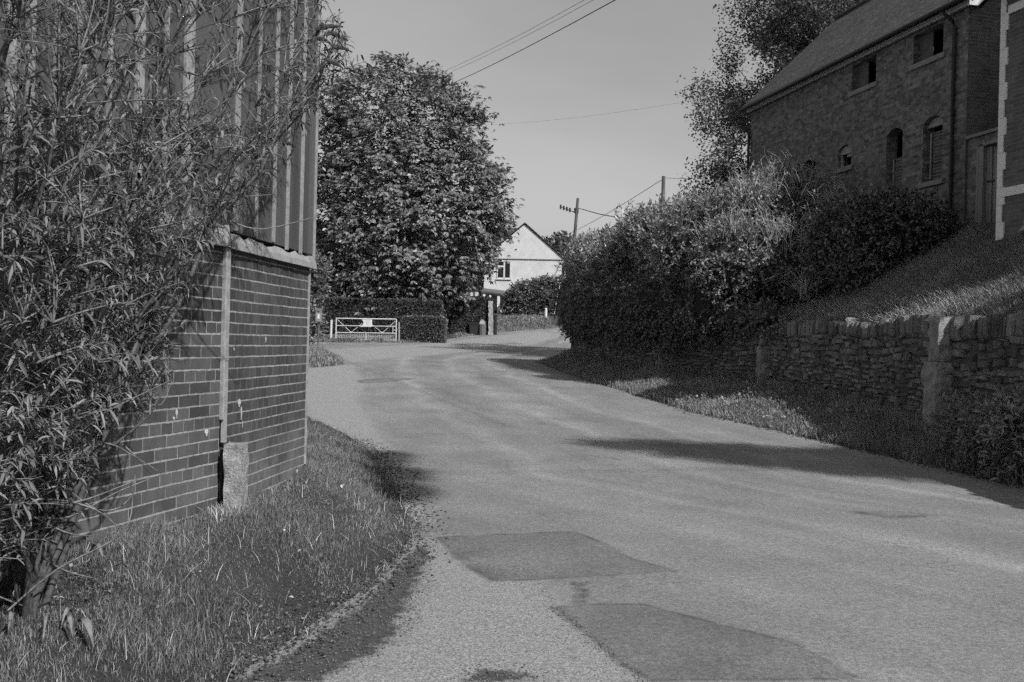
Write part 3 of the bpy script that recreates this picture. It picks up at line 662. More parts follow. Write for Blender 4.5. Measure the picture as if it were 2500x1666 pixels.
for zz in (7.9, 6.6, 5.3): b.tube([(.53, .06, zz), (.53, .06, zz+.06)], .055, 8)
b.build('downpipe', M['black_iron'], barn)
b = MB(); b.tube([(LB+.32, .20, Ze-.38), (LB+.1, .09, Ze-.52), (LB+.0, .06, Ze-.62), (LB+.0, .06, 3.6)], .045, 8); b.build('downpipe', M['black_iron'], barn)
def sill(x0, x1, z, m='stone_light'): MB().box(x0-.09, x1+.07, -.05, .05, z-.11, z+.002).build('sill', M['barn_sill'], barn)
M['barn_sill'] = plain('barn_sill', .22, var=.25, scale=10, fine=50, bump=.5)
for x0 in (.985, 3.585):
    t = MB(); t.box(x0+.16, x0+.20, -.2, -.14, 8.12, 8.79); t.box(x0+.004, x0+.16, -.19, -.17, 8.12, 8.79); tw = t.build('shutter', M['dark_wood'], barn); t = MB(); t.box(x0+.6, x0+1.08, -.19, -.16, 8.12, 8.795); tw = t.build('shutter', M['dark_wood'], barn)
    sill(x0, x0+1.085, 8.11)
sill(.94, 1.64, 5.31); sill(4.62, 5.26, 6.22)
# bricked-up arched windows, lintels and the little ledged ones
infill = MB().add([(.95, -.17, 5.31), (1.5, -.17, 5.31), (1.5, -.17, 6.45), (.95, -.17, 6.45)], [(3, 2, 1, 0)]); infill.build('blocked_window', M['shed_brick'], barn); infill = MB().add([(2.42, -.17, 5.35), (2.93, -.17, 5.35), (2.93, -.17, 6.12), (2.42, -.17, 6.12)], [(3, 2, 1, 0)])
infill.build('blocked_window', M['shed_brick'], barn)
b = MB(); pts = [(.95+.68*i/8, -.12, 6.63+.13*(1-(2*i/8-1)**2)) for i in range(9)]; b.prism(pts+[(1.63, -.12, 6.60), (.95, -.12, 6.60)], (0, -.06, 0)); b.box(.95, 1.63, -.2, -.1, 6.56, 6.602); b.build('lintel', M['pale_paint'], barn); b = MB()
pts = [(4.63+.62*i/8, -.07, 6.67+.12*(1-(2*i/8-1)**2)) for i in range(9)]; b.prism(pts+[(5.25, -.07, 6.58), (4.63, -.07, 6.58)], (0, -.06, 0)); b.build('lintel', M['pale_paint'], barn)
b = MB(); b.box(1.53, 1.57, -.17, -.14, 5.4, 6.45); b.build('window_frame', M['pale_paint'], barn); b = MB(); b.box(2.96, 2.99, -.17, -.14, 5.45, 6.1); b.build('window_frame', M['pale_paint'], barn); b = MB(); b.box(2.425, 2.45, -.2, -.17, 6.1, 6.7); b.build('window_frame', M['pale_paint'], barn); b = MB(); b.box(5.19, 5.24, -.14, -.09, 6.24, 6.58); b.box(4.63, 5.19, -.14, -.1, 6.23, 6.28); b.box(4.63, 5.0, -.14, -.11, 6.5, 6.58); b.build('window_frame', M['pale_paint'], barn)
# ---- garden wall and plank door between barn and house
gw = thing('garden_wall', 'short brick wall holding a plank door between the barn and the house', 'wall', (9.6, 21.07, 0), AN)
pierced(-2.6, .148, 3.2, 6.02, [(-1.30, -.17, 3.9, 5.83, 0)], th=.2, y=-.05).build('brick_panel', M['barn_brick'], gw)
MB().box(-2.6, .14, -.3, .0, 6.022, 6.09, .01).build('coping', M['barn_sill'], gw)
b = MB(); b.box(-.39, -.175, -.17, -.02, 3.85, 5.80); b.box(-1.3, -.395, -.17, .0, 5.79, 5.86, .003); b.build('door_frame', M['boards'], gw)
dr = MB(); dr.box(-.56, -.395, -.16, -.10, 3.85, 5.76); dr.box(-1.28, -.575, -.17, -.12, 3.85, 5.74); dr = dr.build('door', M['boards'], gw)
MB().box(-.62, -.42, -.115, -.095, 5.02, 5.06).build('hinge', M['black_iron'], dr)
# ---- quoined house at the right edge
house = thing('quoined_house', 'brick house with pale toothed quoins and pale bands cut off by the right edge', 'house', (8.3, 17.0, 0), AN)
HL, HT, HR, HY, SB = 10.2, 9.2, 14.2, -5.4, -1.9  # unseen main range set back and raised to shape sun on the bank
def ring(x0, x1, y0, y1, za, zb_, gab=None):
    mb = MB(); mb.add([(x1, y0, za), (x0, y0, za), (x0, y0, zb_), (x1, y0, zb_)], [(0, 1, 2, 3)]); mb.add([(x1, y1, za), (x0, y1, za), (x0, y1, zb_), (x1, y1, zb_)], [(3, 2, 1, 0)])
    for x, fl_ in ((x1, 1), (x0, 0)):
        p_ = [(x, y0, za), (x, y1, za), (x, y1, zb_)]+([(x, gab[0], gab[1])] if gab else [])+[(x, y0, zb_)]; mb.add(p_, [tuple(range(len(p_)))[::-1] if fl_ else tuple(range(len(p_)))])
    return mb
ring(-1.8, .08, 0, SB-.3, 3, 7.7).build('bay_wall', M['house_brick'], house)
ring(-HL, .075, SB, -8.9, 3, HT, (HY, HR-.1)).build('brick_wall', M['house_brick'], house)
MB().prism([(.2, .3, 7.65), (-2.0, .3, 7.65), (-2.0, SB+.01, 8.9), (.2, SB+.01, 8.9)], (0, 0, .09)).build('bay_roof', M['tiles'], house)
q = MB(); z = 3.55; k = 0
while z < 7.6:
    big = (round((z-5.21)/.2975) % 2 == 0); zq = 5.21+.2975*round((z-5.21)/.2975)
    q.box((-.09 if big else -.03), .10, -(.2 if not big else .3), .022, zq+.002, zq+.2955); z += .2975
q.build('quoins', M['quoin'], house)
MB().box(-1.8, -.031, -.02, .03, 4.15, 4.30).build('string_course', M['quoin'], house); b = MB(); b.box(-1.8, -.091, -.02, .03, 7.25, 7.39); b.build('string_course', M['quoin'], house)
b = MB(); b.prism([(.3, SB+.3, HT-.1), (-HL-.3, SB+.3, HT-.1), (-HL-.3, HY, HR), (.3, HY, HR)], (0, 0, .08)); b.prism([(.3, -9.2, HT-.1), (-HL-.3, -9.2, HT-.1), (-HL-.3, HY, HR), (.3, HY, HR)], (0, 0, .08)); b.build('roof', M['tiles'], house)

# ------------------------------------------------------------------ white house in the distance
wh = thing('white_house', 'white rendered gable-ended house beyond the bend, half hidden by the big tree', 'house', (.81, 80, 0), R(-4))
hwd = 3.2; b = MB()
b.prism([(-hwd, 0, 1.8), (hwd, 0, 1.8), (hwd, 0, 8.15), (0, 0, 10.9), (-hwd, 0, 8.15)], (0, 9, 0)); b.build('wall', M['render_white'], wh)
MB().prism([(-8.5, .5, 1.8), (-hwd, .5, 1.8), (-hwd, .5, 5.45), (-8.5, .5, 5.1)], (0, 7, 0)).build('side_range', M['render_white'], wh)
b = MB()
for sg in (-1, 1): b.prism([(sg*3.45, -.12, 8.02), (0, -.12, 10.98), (0, -.12, 11.06), (sg*3.45, -.12, 8.12)], (0, 9.3, 0))
b.prism([(-3.2, .3, 8.3), (-9, .3, 8.3), (-9, 4.5, 11.0), (-.1, 4.5, 11.0)], (0, 0, .1))
b.build('roof', M['tiles'], wh)
MB().prism([(-9, .45, 5.45), (-hwd-.02, .45, 5.5), (-hwd-.02, 3, 7.4), (-9, 3, 7.3)], (0, 0, .08)).build('side_roof', M['tiles'], wh)
MB().box(-hwd, hwd+.05, -.05, -.002, 8.05, 8.12).build('string_line', M['dark_wood'], wh)
b = MB(); x0, x1, z0, z1 = -2.15, -1.05, 6.5, 7.92
for a in ((x0, x1, z1-.06, z1), (x0, x1, z0, z0+.08), (x0, x0+.06, z0, z1), (x1-.06, x1, z0, z1), (x0+.52, x0+.64, z0, z1), (x0, x0+.52, z0+.92, z0+1.05)): b.box(a[0], a[1], -.06, -.004, a[2], a[3])
wf = b.build('window', M['white_paint'], wh); b = MB(); b.box(x0+.07, x1-.07, -.02, -.003, z0+.09, z1-.07); b.build('pane', M['lead_dark'], wf); MB().box(x0-.08, x1+.08, -.1, -.0, z0-.08, z0-.002).build('sill', M['white_paint'], wf)
MB().tube([(-3.45, -.1, 8.0), (-3.45, -.1, 3)], .07, 6).build('downpipe', M['black_iron'], wh)
MB().tube([(3.22, -.1, 8.0), (3.22, -.1, 3)], .06, 6).build('downpipe', M['black_iron'], wh)
b = MB(); b.prism([(-3.25, -1.6, 5.3), (-.9, -1.6, 5.05), (-.9, 0, 5.35), (-3.25, 0, 5.6)], (0, 0, .12)); pr = b.build('porch_roof', M['dark_wood'], wh)
b = MB(); b.box(-3.1, -2.9, -1.5, -1.3, 1.5, 5.2); b.box(-2.6, -2.45, -1.5, -1.35, 1.5, 5.15); b.box(-1.95, -1.75, -1.5, -1.35, 1.5, 5.1); b.build('porch_post', M['quoin'], wh)
MB().box(-2.42, -1.97, -1.45, -1.4, 1.7, 4.2).build('door', M['plastic_dark'], wh)

# ------------------------------------------------------------------ gate, posts, letter box, bins and other small things by the bend
gate = thing('field_gate', 'white tubular field gate with mesh and a pale sign before the dark hedge', 'gate', (-8.07, 54.95, 0))
gz = 1.30; hw = 1.66; b = MB()
for zz, r_ in ((2.52, .035), (2.12, .026), (1.74, .028), (1.36, .024)): b.tube([(-hw, 0, zz), (hw, 0, zz+.03)], r_, 6)
for xx in (-hw, hw): b.tube([(xx, 0, 1.28), (xx, 0, 2.54)], .034, 6)
b.tube([(0, 0, 1.2), (0, 0, 1.76)], .022, 6); b.tube([(hw-.18, 0, 1.74), (hw-.18, 0, 2.12)], .02, 6)
b.build('frame', M['galv'], gate)
b = MB()
for p_ in (((-hw, 2.5), (-.82, 1.76)), ((-.82, 1.76), (-.2, 2.3)), ((.2, 2.3), (.9, 1.78)), ((.9, 1.78), (hw, 2.5))): MB().tube([(p_[0][0], .03, p_[0][1]), (p_[1][0], .03, p_[1][1])], .015, 5).build('brace', M['galv'], gate)
b = MB()
for i in range(34): b.box(-hw+i*.1, -hw+i*.1+.009, .012, .02, 1.3, 1.74)
for i in range(6): b.box(-hw, hw, .01, .018, 1.32+i*.08, 1.329+i*.08)
b.build('mesh_panel', M['galv'], gate)
b = MB(); b.prism([(-.32, -.05, 2.09), (.33, -.05, 2.10), (.33, -.05, 2.50), (-.27, -.05, 2.49), (-.18, -.05, 2.42), (-.14, -.05, 2.30), (-.18, -.05, 2.2), (-.30, -.05, 2.13)], (0, .015, 0)); sg = b.build('sign', M['white_paint'], gate)
b = MB()
for i, (a, c) in enumerate(((-.02, .2), (-.06, .26), (-.04, .15), (.0, .22))): b.box(a, c, -.053, -.051, 2.42-i*.075, 2.435-i*.075)
b.build('lettering', M['barn_sill'], sg)
MB().tube([(hw-.18, -.01, 1.94), (hw+.16, -.01, 1.94)], .018, 6).build('latch', M['galv'], gate)
b = MB(); b.tube([(-10.0, 54.9, 1.1), (-9.98, 54.9, 2.43)], .066, 8); tag(b.build('gate_post', M['galv']), 'thick pale post at the left, hinge end of the field gate', 'post')
b = MB(); b.tube([(-6.23, 54.9, 1.1), (-6.25, 54.9, 2.4)], .045, 8); tag(b.build('gate_post', M['concrete']), 'thin weathered post at the right, latch end of the field gate', 'post')
lb = thing('letter_box', 'small dark letter box with a white collection plate among the leaves left of the gate', 'letter box', (-9.15, 47, 0))
MB().box(-.13, .13, -.1, .1, 2.2, 2.76).box(-.15, .15, -.13, .11, 2.76, 2.81).build('body', M['barn_sill'], lb); MB().box(-.04, .06, -.115, -.102, 2.33, 2.55).build('plate', M['white_paint'], lb)
MB().box(-.09, .09, -.112, -.101, 2.64, 2.68).build('slot', M['lead_dark'], lb); MB().tube([(0, .05, .8), (0, .05, 2.2)], .04, 6).build('stake', M['pole_wood'], lb)
rs = thing('road_sign', 'white road sign seen edge-on just past the end of the shed', 'sign', (-9.5, 46, 0))
MB().box(-.035, .035, -.45, .45, 2.2, 3.12).build('plate', M['white_paint'], rs); MB().tube([(0, 0, .9), (0, 0, 3.15)], .03, 6).build('pole', M['galv'], rs)
cv = thing('caravan', 'white caravan whose roof and window band show over the dark hedge', 'caravan', (-12.3, 64, 0))
MB().prism([(-2.2, 0, 2.0), (1.0, 0, 2.0), (1.0, 0, 4.0), (.8, 0, 4.25), (-2.0, 0, 4.25), (-2.2, 0, 4.0)], (0, 2, 0)).build('body', M['white_paint'], cv)
MB().box(-2.0, .8, -.02, -.003, 3.95, 4.06).build('window', M['barn_sill'], cv)
t = thing('wheelie_bin', 'dark wheelie bin at the foot of the tall clipped hedge', 'bin', (-2.40, 62.2, 0)); z0 = float(hr(62.2))-.04
MB().prism([(-.22, -.25, z0), (.22, -.25, z0), (.29, -.3, z0+.72), (-.29, -.3, z0+.72)], (0, .6, 0)).build('body', M['plastic_dark'], t); MB().box(-.31, .31, -.33, .33, z0+.722, z0+.79).build('lid', M['plastic_dark'], t)
t = thing('dustbin', 'grey dustbin heaped with a pale bag beside the pale gatepost', 'bin', (-1.88, 62.2, 0))
MB().tube([(0, 0, z0), (0, 0, z0+.35), (0, 0, z0+.72)], [.22, .24, .25], 12).build('body', M['pole_wood'], t)
rough_block('rubbish_bag', lambda q: Vector((0, 0, z0+.72+.3*q)), .2, .2, M['pale_paint'], t, amp=.06, nz_=5, taper=.6)
tag(rough_block('gatepost', lambda q: Vector((-1.36-.05*q, 62.6, z0+2.2*q)), .13, .13, M['pale_paint'], amp=.03), 'wide pale gatepost at the end of the tall clipped hedge', 'post')
tag(MB().tube([(-1.06, 62.9, z0), (-1.06, 62.9, z0+1.35)], .11, 8).build('gatepost', M['plastic_dark']), 'black post beside the white house porch', 'post')
tag(MB().tube([(2.47, 74, 3.0), (2.47, 74, 3.6), (2.47, 74, 3.95), (2.47, 74, 4.02)], [.11, .10, .09, .04], 10).build('marker_post', M['white_paint']), 'short white marker post on the grass by the rounded hedge', 'post')
tag(MB().tube([P(1353, 768, 74.6), P(1360, 728, 74.8), P(1368, 690, 75)], .028, 6).build('leaning_pole', M['galv']), 'thin pale pole leaning against the rounded hedge', 'pole')

# ------------------------------------------------------------------ poles and overhead wires
t = thing('utility_pole', 'dark utility pole with side brackets above the left end of the hedge', 'utility pole', (4.75, 80, 0))
MB().tube([(-.05, 0, 2.5), (.02, 0, 9), (.27, 0, 13.1)], [.16, .14, .11], 8).build('pole', M['pole_wood'], t)
b = MB(); b.tube([(-1.15, 0, 12.4), (.2, 0, 11.9)], .035, 5); b.box(-.02, .34, -.1, .1, 11.9, 12.3); b.tube([(.1, 0, 12.35), (.75, 0, 12.2)], .03, 5)
for i, x in enumerate((-1.1, -.85, -.6, -.35)): b.tube([(x, 0, 12.2-.08*i), (x, 0, 12.55-.08*i)], .075, 6)
b.build('bracket', M['plastic_dark'], t)
t = thing('utility_pole', 'plain utility pole rising from behind the hedge near the tree', 'utility pole', (8.87, 60, 0))
MB().tube([(0, 0, 3), (.03, 0, 11.65)], [.14, .11], 8).build('pole', M['pole_wood'], t)
def wire(name, pts, r, label, sag=0):
    pts = [Vector(p) for p in pts]; out = []
    for i in range(len(pts)-1):
        for k in range(16):
            tt_ = k/16; p = pts[i].lerp(pts[i+1], tt_); p.z -= sag*math.sin(math.pi*tt_); out.append(p)
    out.append(pts[-1]); tag(MB().tube(out, r, 5).build(name, M['black_iron']), label, 'wire')
wire('overhead_cable', [P(2500, -560, 10), P(975, 255, 58)], .0125, 'thick black overhead cable sloping down to the big tree', sag=.35)
wire('overhead_wire', [P(2300, -500, 12), P(1090, 172, 58)], .007, 'upper of the two thin wires above the thick cable', sag=.2)
wire('overhead_wire', [P(2330, -500, 12), P(1105, 174, 58)], .007, 'lower of the two thin wires above the thick cable', sag=.2)
wire('overhead_wire', [(4.75+.75, 80, 12.2), P(1530, 533, 70)], .035, 'short dark wire from the bracketed pole into the hedge top', sag=.1)
wire('overhead_wire', [(8.9, 60, 11.5), P(1345, 590, 110)], .02, 'thin wire sloping left from the plain pole', sag=.3)
wire('overhead_wire', [(8.9, 60, 11.55), P(1720, 436, 60)], .012, 'thin level wire from the plain pole to the tree on the right', sag=.03)
wire('overhead_wire', [P(1200, 305, 70), P(1760, 235, 45)], .004, 'faint thin wire crossing the open sky', sag=.2)

# ------------------------------------------------------------------ horse chestnut behind the gate
ct = thing('chestnut_tree', 'huge horse chestnut in full leaf standing behind the gate and dark hedge', 'tree', (-6.3, 62, 0))
outl = [(1.9+z_, a_2, b_2) for z_, a_2, b_2 in ((.9, -5.0, 2.2), (1.9, -5.9, 3.0), (2.9, -6.4, 3.9), (3.9, -6.6, 4.6), (5.0, -6.7, 5.3), (6.4, -6.7, 5.9), (8, -6.7, 5.9), (9.5, -6.6, 5.5), (11.0, -6.4, 4.9), (12.5, -6.0, 4.3), (13.8, -5.6, 3.8), (15.0, -4.9, 2.6), (16.0, -3.9, 1.2), (16.9, -2.9, -.6))]
ol = np.array(outl)
nc = 430; zc = rng.uniform(2.6, 18.6, nc*2); az = rng.uniform(0, 2*np.pi, nc*2)
zlo = np.interp(zc, ol[:, 0], ol[:, 1]); zhi = np.interp(zc, ol[:, 0], ol[:, 2]); mid = (zlo+zhi)/2; rad = (zhi-zlo)/2
keepc = rng.uniform(0, 1, len(zc)) < rad/6.8; zc, az, mid, rad = zc[keepc], az[keepc], mid[keepc], rad[keepc]
rr = rng.uniform(.80, .97, len(zc))*(1+.05*np.sin(az*5+zc))*(1+.13*(rng.uniform(0, 1, len(zc)) < .16))*(1-.10*(rng.uniform(0, 1, len(zc)) < .25))
cl = np.stack([mid+rad*rr*np.cos(az), rad*.85*rr*np.sin(az), zc], -1)
nl = 26; ctr = cl[:, None]+rng.normal(0, 1, (len(cl), nl, 3)).clip(-1.8, 1.8)*np.array([.5, .5, .32])*rng.uniform(.6, 1.35, (len(cl), 1, 1)); ctr = ctr.reshape(-1, 3)
inn = rng.normal(0, 1, (2200, 3)).clip(-1.5, 1.5)*np.array([2.8, 2.6, 3.2])+np.array([-.2, 0, 10.0]); ctr = np.concatenate([ctr, inn]); ctr = ctr[ctr[:, 2] > 2.3]
oc = unit((ctr-np.array([-.2, 0, 9.0]))*np.array([1, 1, .5])+rng.normal(0, 2.6, ctr.shape))
n5 = 5; s1 = unit(np.cross(oc, np.array([0, 0, 1.])+rng.normal(0, .1, oc.shape))); up_ = np.cross(s1, oc)
Vl = []
for k in range(n5):
    a = (k-2)*.62; d = unit(oc*math.cos(a)*.8+s1*math.sin(a)-np.array([0, 0, .6])+rng.normal(0, .25, oc.shape))
    ln = .33*rng.uniform(.75, 1.2, len(ctr))*(1-.12*abs(k-2)); Vl.append(rhombs(ctr, d, ln, ln*.46, nrm=oc+np.array([0, 0, .3]), fold=.05))
Vl = np.concatenate(Vl)
mesh_np('leaves', Vl, [qidx(len(Vl)//4)], M['chestnut_leaf'], ct)
tb = MB(); tb.tube([(0, 0, .8), (.05, 0, 3), (-.1, 0, 7), (-.4, .1, 12), (-1.0, 0, 16)], [.55, .45, .36, .2, .05], 10)
for i in range(26):
    z = random.uniform(3, 13); a = random.uniform(0, 6.28); l_ = random.uniform(3.5, 5.5)*(1 if z < 10 else .7)
    pts = limb_path((0, 0, z), (math.cos(a)*l_, math.sin(a)*l_*.85, z+random.uniform(.3, 2.4)), .04); tb.tube(pts, [.16-.02*j for j in range(7)], 6)
tb.build('trunk', M['bark'], ct, True)

# ------------------------------------------------------------------ beech-like tree behind the barn: limbs show through the crown
bt = thing('tree', 'loose-crowned tall tree with visible limbs rising behind the barn', 'tree', (11.2, 38, 0)); o3 = np.array([11.2, 38, 0.])
tw = MB(); tips = []
tw.tube([(0, 0, 4), (.1, 0, 8), (.2, .1, 12), (.5, 0, 17), (.7, 0, 21)], [.32, .26, .2, .1, .03], 8)
for i in range(46):
    z = random.uniform(6.5, 17); a = random.uniform(0, 6.28); l_ = random.uniform(2.4, 4.6)*(1.1 if z < 12 else .85); e_ = Vector((math.cos(a)*l_, math.sin(a)*l_, z+l_*random.uniform(.45, 1.1)))
    e_.x = max(e_.x, -2.7+.12*max(e_.z-12, 0)); pts = limb_path((.1, 0, z), e_, -.03, .05); tw.tube(pts, [.085, .07, .055, .045, .035, .025, .012], 5)
    for k in range(9):
        j = random.randint(2, 6); p = pts[j]; q_ = p+Vector((random.gauss(0, .7), random.gauss(0, .7), random.uniform(.1, 1.3))); tw.tube([p, p.lerp(q_, .5)+Vector((0, 0, -.05)), q_], [.02, .013, .005], 4); tips.append(p.lerp(q_, .6)); tips.append(q_)
for p in ((-3.6, -1, 7.6), (-4.0, -1.5, 6.8), (-3.4, -1, 9.2), (-3.9, -2, 8.2), (-3.2, -2, 6.2), (-2.6, -1, 10.5), (-4.2, -2.5, 5.6), (-3.4, -3, 5.2), (-2.8, -2, 7.4), (-2.2, -2, 6.4), (-3.9, -1, 10.2)):
    for k in range(9): tips.append(Vector(p)+Vector((random.gauss(0, .45), random.gauss(0, .6), random.gauss(0, .45))))
    tw.tube([(0, 0, p[2]-1.2), (p[0]*.5, p[1]*.5, p[2]-.2), p], [.06, .04, .01], 5)
tw.build('trunk', M['bark'], bt, True)
tp = np.array([tuple(p) for p in tips]); k = 125; lp = (tp[:, None]+rng.normal(0, .27, (len(tp), k, 3)).clip(-.5, .5)).reshape(-1, 3); Vb = rhombs(lp, rng.normal(size=lp.shape)*[1, 1, .6]+[0, 0, -.1], .12*rng.uniform(.7, 1.3, len(lp)), .075*rng.uniform(.7, 1.3, len(lp)))
mesh_np('leaves', Vb, [qidx(len(Vb)//4)], M['beech_leaf'], bt)

# ------------------------------------------------------------------ laurel hedge on the bank, ivy curtain, bramble, shrubs
lau = []
for y, zt, dx in ((36.6, 5.2, .85), (35.6, 5.3, .95), (34.6, 5.25, 1.0), (33.6, 5.05, 1.0), (32.6, 4.95, .9), (31.6, 5.15, 1.0), (30.6, 5.6, 1.2), (29.6, 5.65, 1.3), (28.6, 5.45, 1.5), (27.6, 5.4, 1.7), (26.8, 5.4, 2.0)):
    x = xw(y)+dx+random.uniform(-.25, .3); r_ = 1.0+(37-y)*.02; lau.append((x, y, zt-1.35, r_, .95, 1.3)); lau.append((x-.05, y+.2, zt-2.45, 1.0, .95, 1.3)); lau.append((xw(y)+.45+random.uniform(-.15, .15), y, zt-.85+random.uniform(-.15, .1), .62, .6, .75))
shrub('laurel_hedge', 'tall glossy laurel hedge on top of the bank at the bend', 'hedge', lau, 6500, 8, .42, .15, .055, M['laurel_leaf'], up=.8, spread=.6, face=(-.6, -.75, .2), core=.82)
bank_sh = [(x, y, z, a, b_, c) for x, y, z, a, b_, c in ((6.0, 25.6, 4.4, 1.3, 1.1, 1.25), (7.0, 26.4, 5.0, 1.2, 1.0, 1.2), (5.6, 24.6, 3.5, 1.1, .9, 1.1), (7.4, 25.4, 4.5, 1.2, 1.0, 1.3), (6.6, 24.2, 3.3, 1.2, .9, 1.1), (4.7, 26.0, 4.0, 1.1, .9, 1.2), (7.9, 24.2, 4.0, 1.0, .9, 1.15), (7.4, 23.2, 3.2, .9, .8, .8))]
br = shrub('bramble_thicket', 'pale tangled bramble thicket with arching dry canes below the barn', 'shrub', bank_sh, 3900, 8, .36, .10, .05, M['bramble_leaf'], tm=M['twig'], up=.2, droop=.15, spread=.8, face=(-.6, -.75, .3), core=.84, tr=.006)
cn = MB()
for i in range(900):
    b_ = bank_sh[random.randrange(len(bank_sh))]; a = Vector((b_[0]+random.gauss(0, .5), b_[1]-.3+random.gauss(0, .5), b_[2]+b_[5]*random.uniform(.3, .9)))
    e_ = a+Vector((random.gauss(-.05, .22), random.gauss(-.1, .22), random.uniform(.25, .75))); cn.tube([a, a.lerp(e_, .6)+Vector((random.gauss(0, .04), 0, .06)), e_+Vector((random.gauss(0, .10), 0, -.04))], [.005, .004, .002], 3, cap=False)
cn.build('canes', M['cane'], br)
dk = [(8.3, 20.5, 3.95, .7, .6, .62), (7.7, 20.9, 3.95, .8, .7, .8), (8.75, 20.4, 3.85, .4, .4, .34), (7.3, 21.6, 3.7, .8, .7, .95), (7.3, 20.9, 3.15, .55, .5, .5)]
shrub('dark_shrub', 'dark broad-leaved shrub against the foot of the barn', 'shrub', dk, 1900, 8, .26, .10, .055, M['ivy_leaf'], up=.2, droop=.1, spread=.8, face=(-.5, -.8, .3), core=.82)
iv = []
for s in np.arange(30.0, 45.8, .5):
    p, d, n = wframe(float(s)); y = p.y; t_ = sst((y-22.8)/4); zc_ = float(wtop(y))+.15; dz = .45+1.15*t_
    sh = .25*sst((y-33)/2); iv.append((p.x+n.x*.18+sh, p.y, zc_-.10*dz, .30+.12*t_, .5, dz*.50)); 
    if t_ > .5: iv.append((p.x+n.x*.30+sh, p.y, zc_+.3, .5, .6, .8))
shrub('ivy', 'dark ivy hanging like a curtain over the far half of the rubble wall', 'ivy', iv, 5600, 8, .30, .075, .055, M['ivy_leaf'], up=-.5, droop=.28, spread=.6, face=(-.9, -.4, .05), core=.80, keep=lambda b: b[:, 2] > hr(b[:, 1])+.75+.28*np.sin(b[:, 1]*1.9)+.2*np.sin(b[:, 1]*5.3))
shrub('fern_clump', 'clump of ferns at the foot of the wall near the right edge', 'fern', [(5.9, 12.8, .5, .2, .4, .22), (5.9, 12.0, .5, .22, .4, .25), (5.9, 11.3, .55, .25, .4, .3)], 260, 12, .36, .11, .035, M['grass_right'], up=.5, droop=.35, spread=.5, face=(-.8, -.5, .4), core=.7)
# strap-leaved tuft, spiky garden plant
def straps(name, label, cat, c, n, ln, wd, m, spread=.6):
    x = c[0]+rng.normal(0, .06, n); y = c[1]+rng.normal(0, .06, n); h = ln*rng.uniform(.6, 1.1, n)
    o = blades(name, x, y, h, np.full(n, wd), m, lean=spread, z=np.full(n, c[2])); return tag(o, label, cat)
straps('strap_leaf_clump', 'pale strap-leaved clump drooping at the right end of the bramble', 'plant', (6.75, 22.9, 2.6), 90, .75, .03, M['dry'], 1.0)
straps('yucca', 'dark spiky plant in front of the quoined house', 'plant', (8.75, 15.9, 3.55), 160, .5, .03, M['ivy_leaf'], .6)
straps('dry_grass_tuft', 'bleached grass tuft at the foot of the concrete post', 'grass tuft', (-1.78, 6.2, .32), 80, .15, .006, M['dry'], .55)
straps('long_grass_clump', 'dark arching grass clump on the wall top left of the lit grass', 'grass tuft', (6.0, 23.6, 2.05), 220, .6, .02, M['grass_right'], .9)
o = rough_block('boulder', lambda q: Vector((8.45, 16.2, 3.5+.3*q)), .16, .16, M['stone_light'], amp=.06, nz_=6, taper=.6); tag(o, 'pale rounded stone at the foot of the quoined corner', 'stone')

# ------------------------------------------------------------------ clipped hedges and shrubs by the gate
def clipped(name, label, x0, x1, y0, y1, z0, z1, m, n, ll, rot=0, org=None):
    t = thing(name, label, 'hedge', org or (0, 0, 0), rot); fr = .07
    V = []; Lx, Ly, Lz = x1-x0, y1-y0, z1-z0; A = [Lx*Lz, Lx*Ly, Ly*Lz, Ly*Lz]; A = np.array(A)/sum(A); c = rng.choice(4, n, p=A); a = rng.uniform(0, 1, n); b = rng.uniform(0, 1, n)
    p = np.zeros((n, 3)); nn = np.zeros((n, 3))
    for k in range(4):
        m_ = c == k
        if k == 0: p[m_] = np.stack([x0+a[m_]*Lx, np.full(m_.sum(), y0), z0+b[m_]*Lz], -1); nn[m_] = (0, -1, .1)
        if k == 1: p[m_] = np.stack([x0+a[m_]*Lx, y0+b[m_]*Ly, np.full(m_.sum(), z1)], -1); nn[m_] = (0, 0, 1)
        if k == 2: p[m_] = np.stack([np.full(m_.sum(), x0), y0+a[m_]*Ly, z0+b[m_]*Lz], -1); nn[m_] = (-1, 0, .1)
        if k == 3: p[m_] = np.stack([np.full(m_.sum(), x1), y0+a[m_]*Ly, z0+b[m_]*Lz], -1); nn[m_] = (1, 0, .1)
    bul = .05*np.sin(p[:, 0]*2.3)*np.sin(p[:, 2]*2.9+p[:, 0]); p += nn*(bul+rng.normal(0, .03, n))[:, None]
    rc = .18; ex = np.minimum(p[:, 0]-x0, x1-p[:, 0]); topc = (p[:, 2] > z1-rc) & (ex < rc); p[topc, 2] -= (rc-ex[topc])*.5
    V = rhombs(p-nn*.02, nn+rng.normal(0, .8, (n, 3)), ll*rng.uniform(.6, 1.3, n), ll*.6*rng.uniform(.7, 1.2, n))
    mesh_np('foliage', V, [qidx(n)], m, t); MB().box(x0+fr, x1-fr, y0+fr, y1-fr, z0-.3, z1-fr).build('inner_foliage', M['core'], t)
    return t
clipped('clipped_hedge', 'long dark clipped hedge in deep shade behind the gate', -11.5, -4.15, 57.6, 59, .9, 3.72, M['yew_leaf'], 15000, .11)
clipped('clipped_hedge', 'tall clipped hedge lit by the sun beside the bins', -1.3, 1.5, -1.2, .6, 1.3, 4.18, M['yew_leaf'], 11000, .11, R(20), (-3.1, 63.4, 0))
clipped('clipped_hedge', 'low square-cut hedge to the right of the gate', -6.15, -3.75, 55.2, 56.6, .9, 2.72, M['privet_leaf'], 8000, .10)
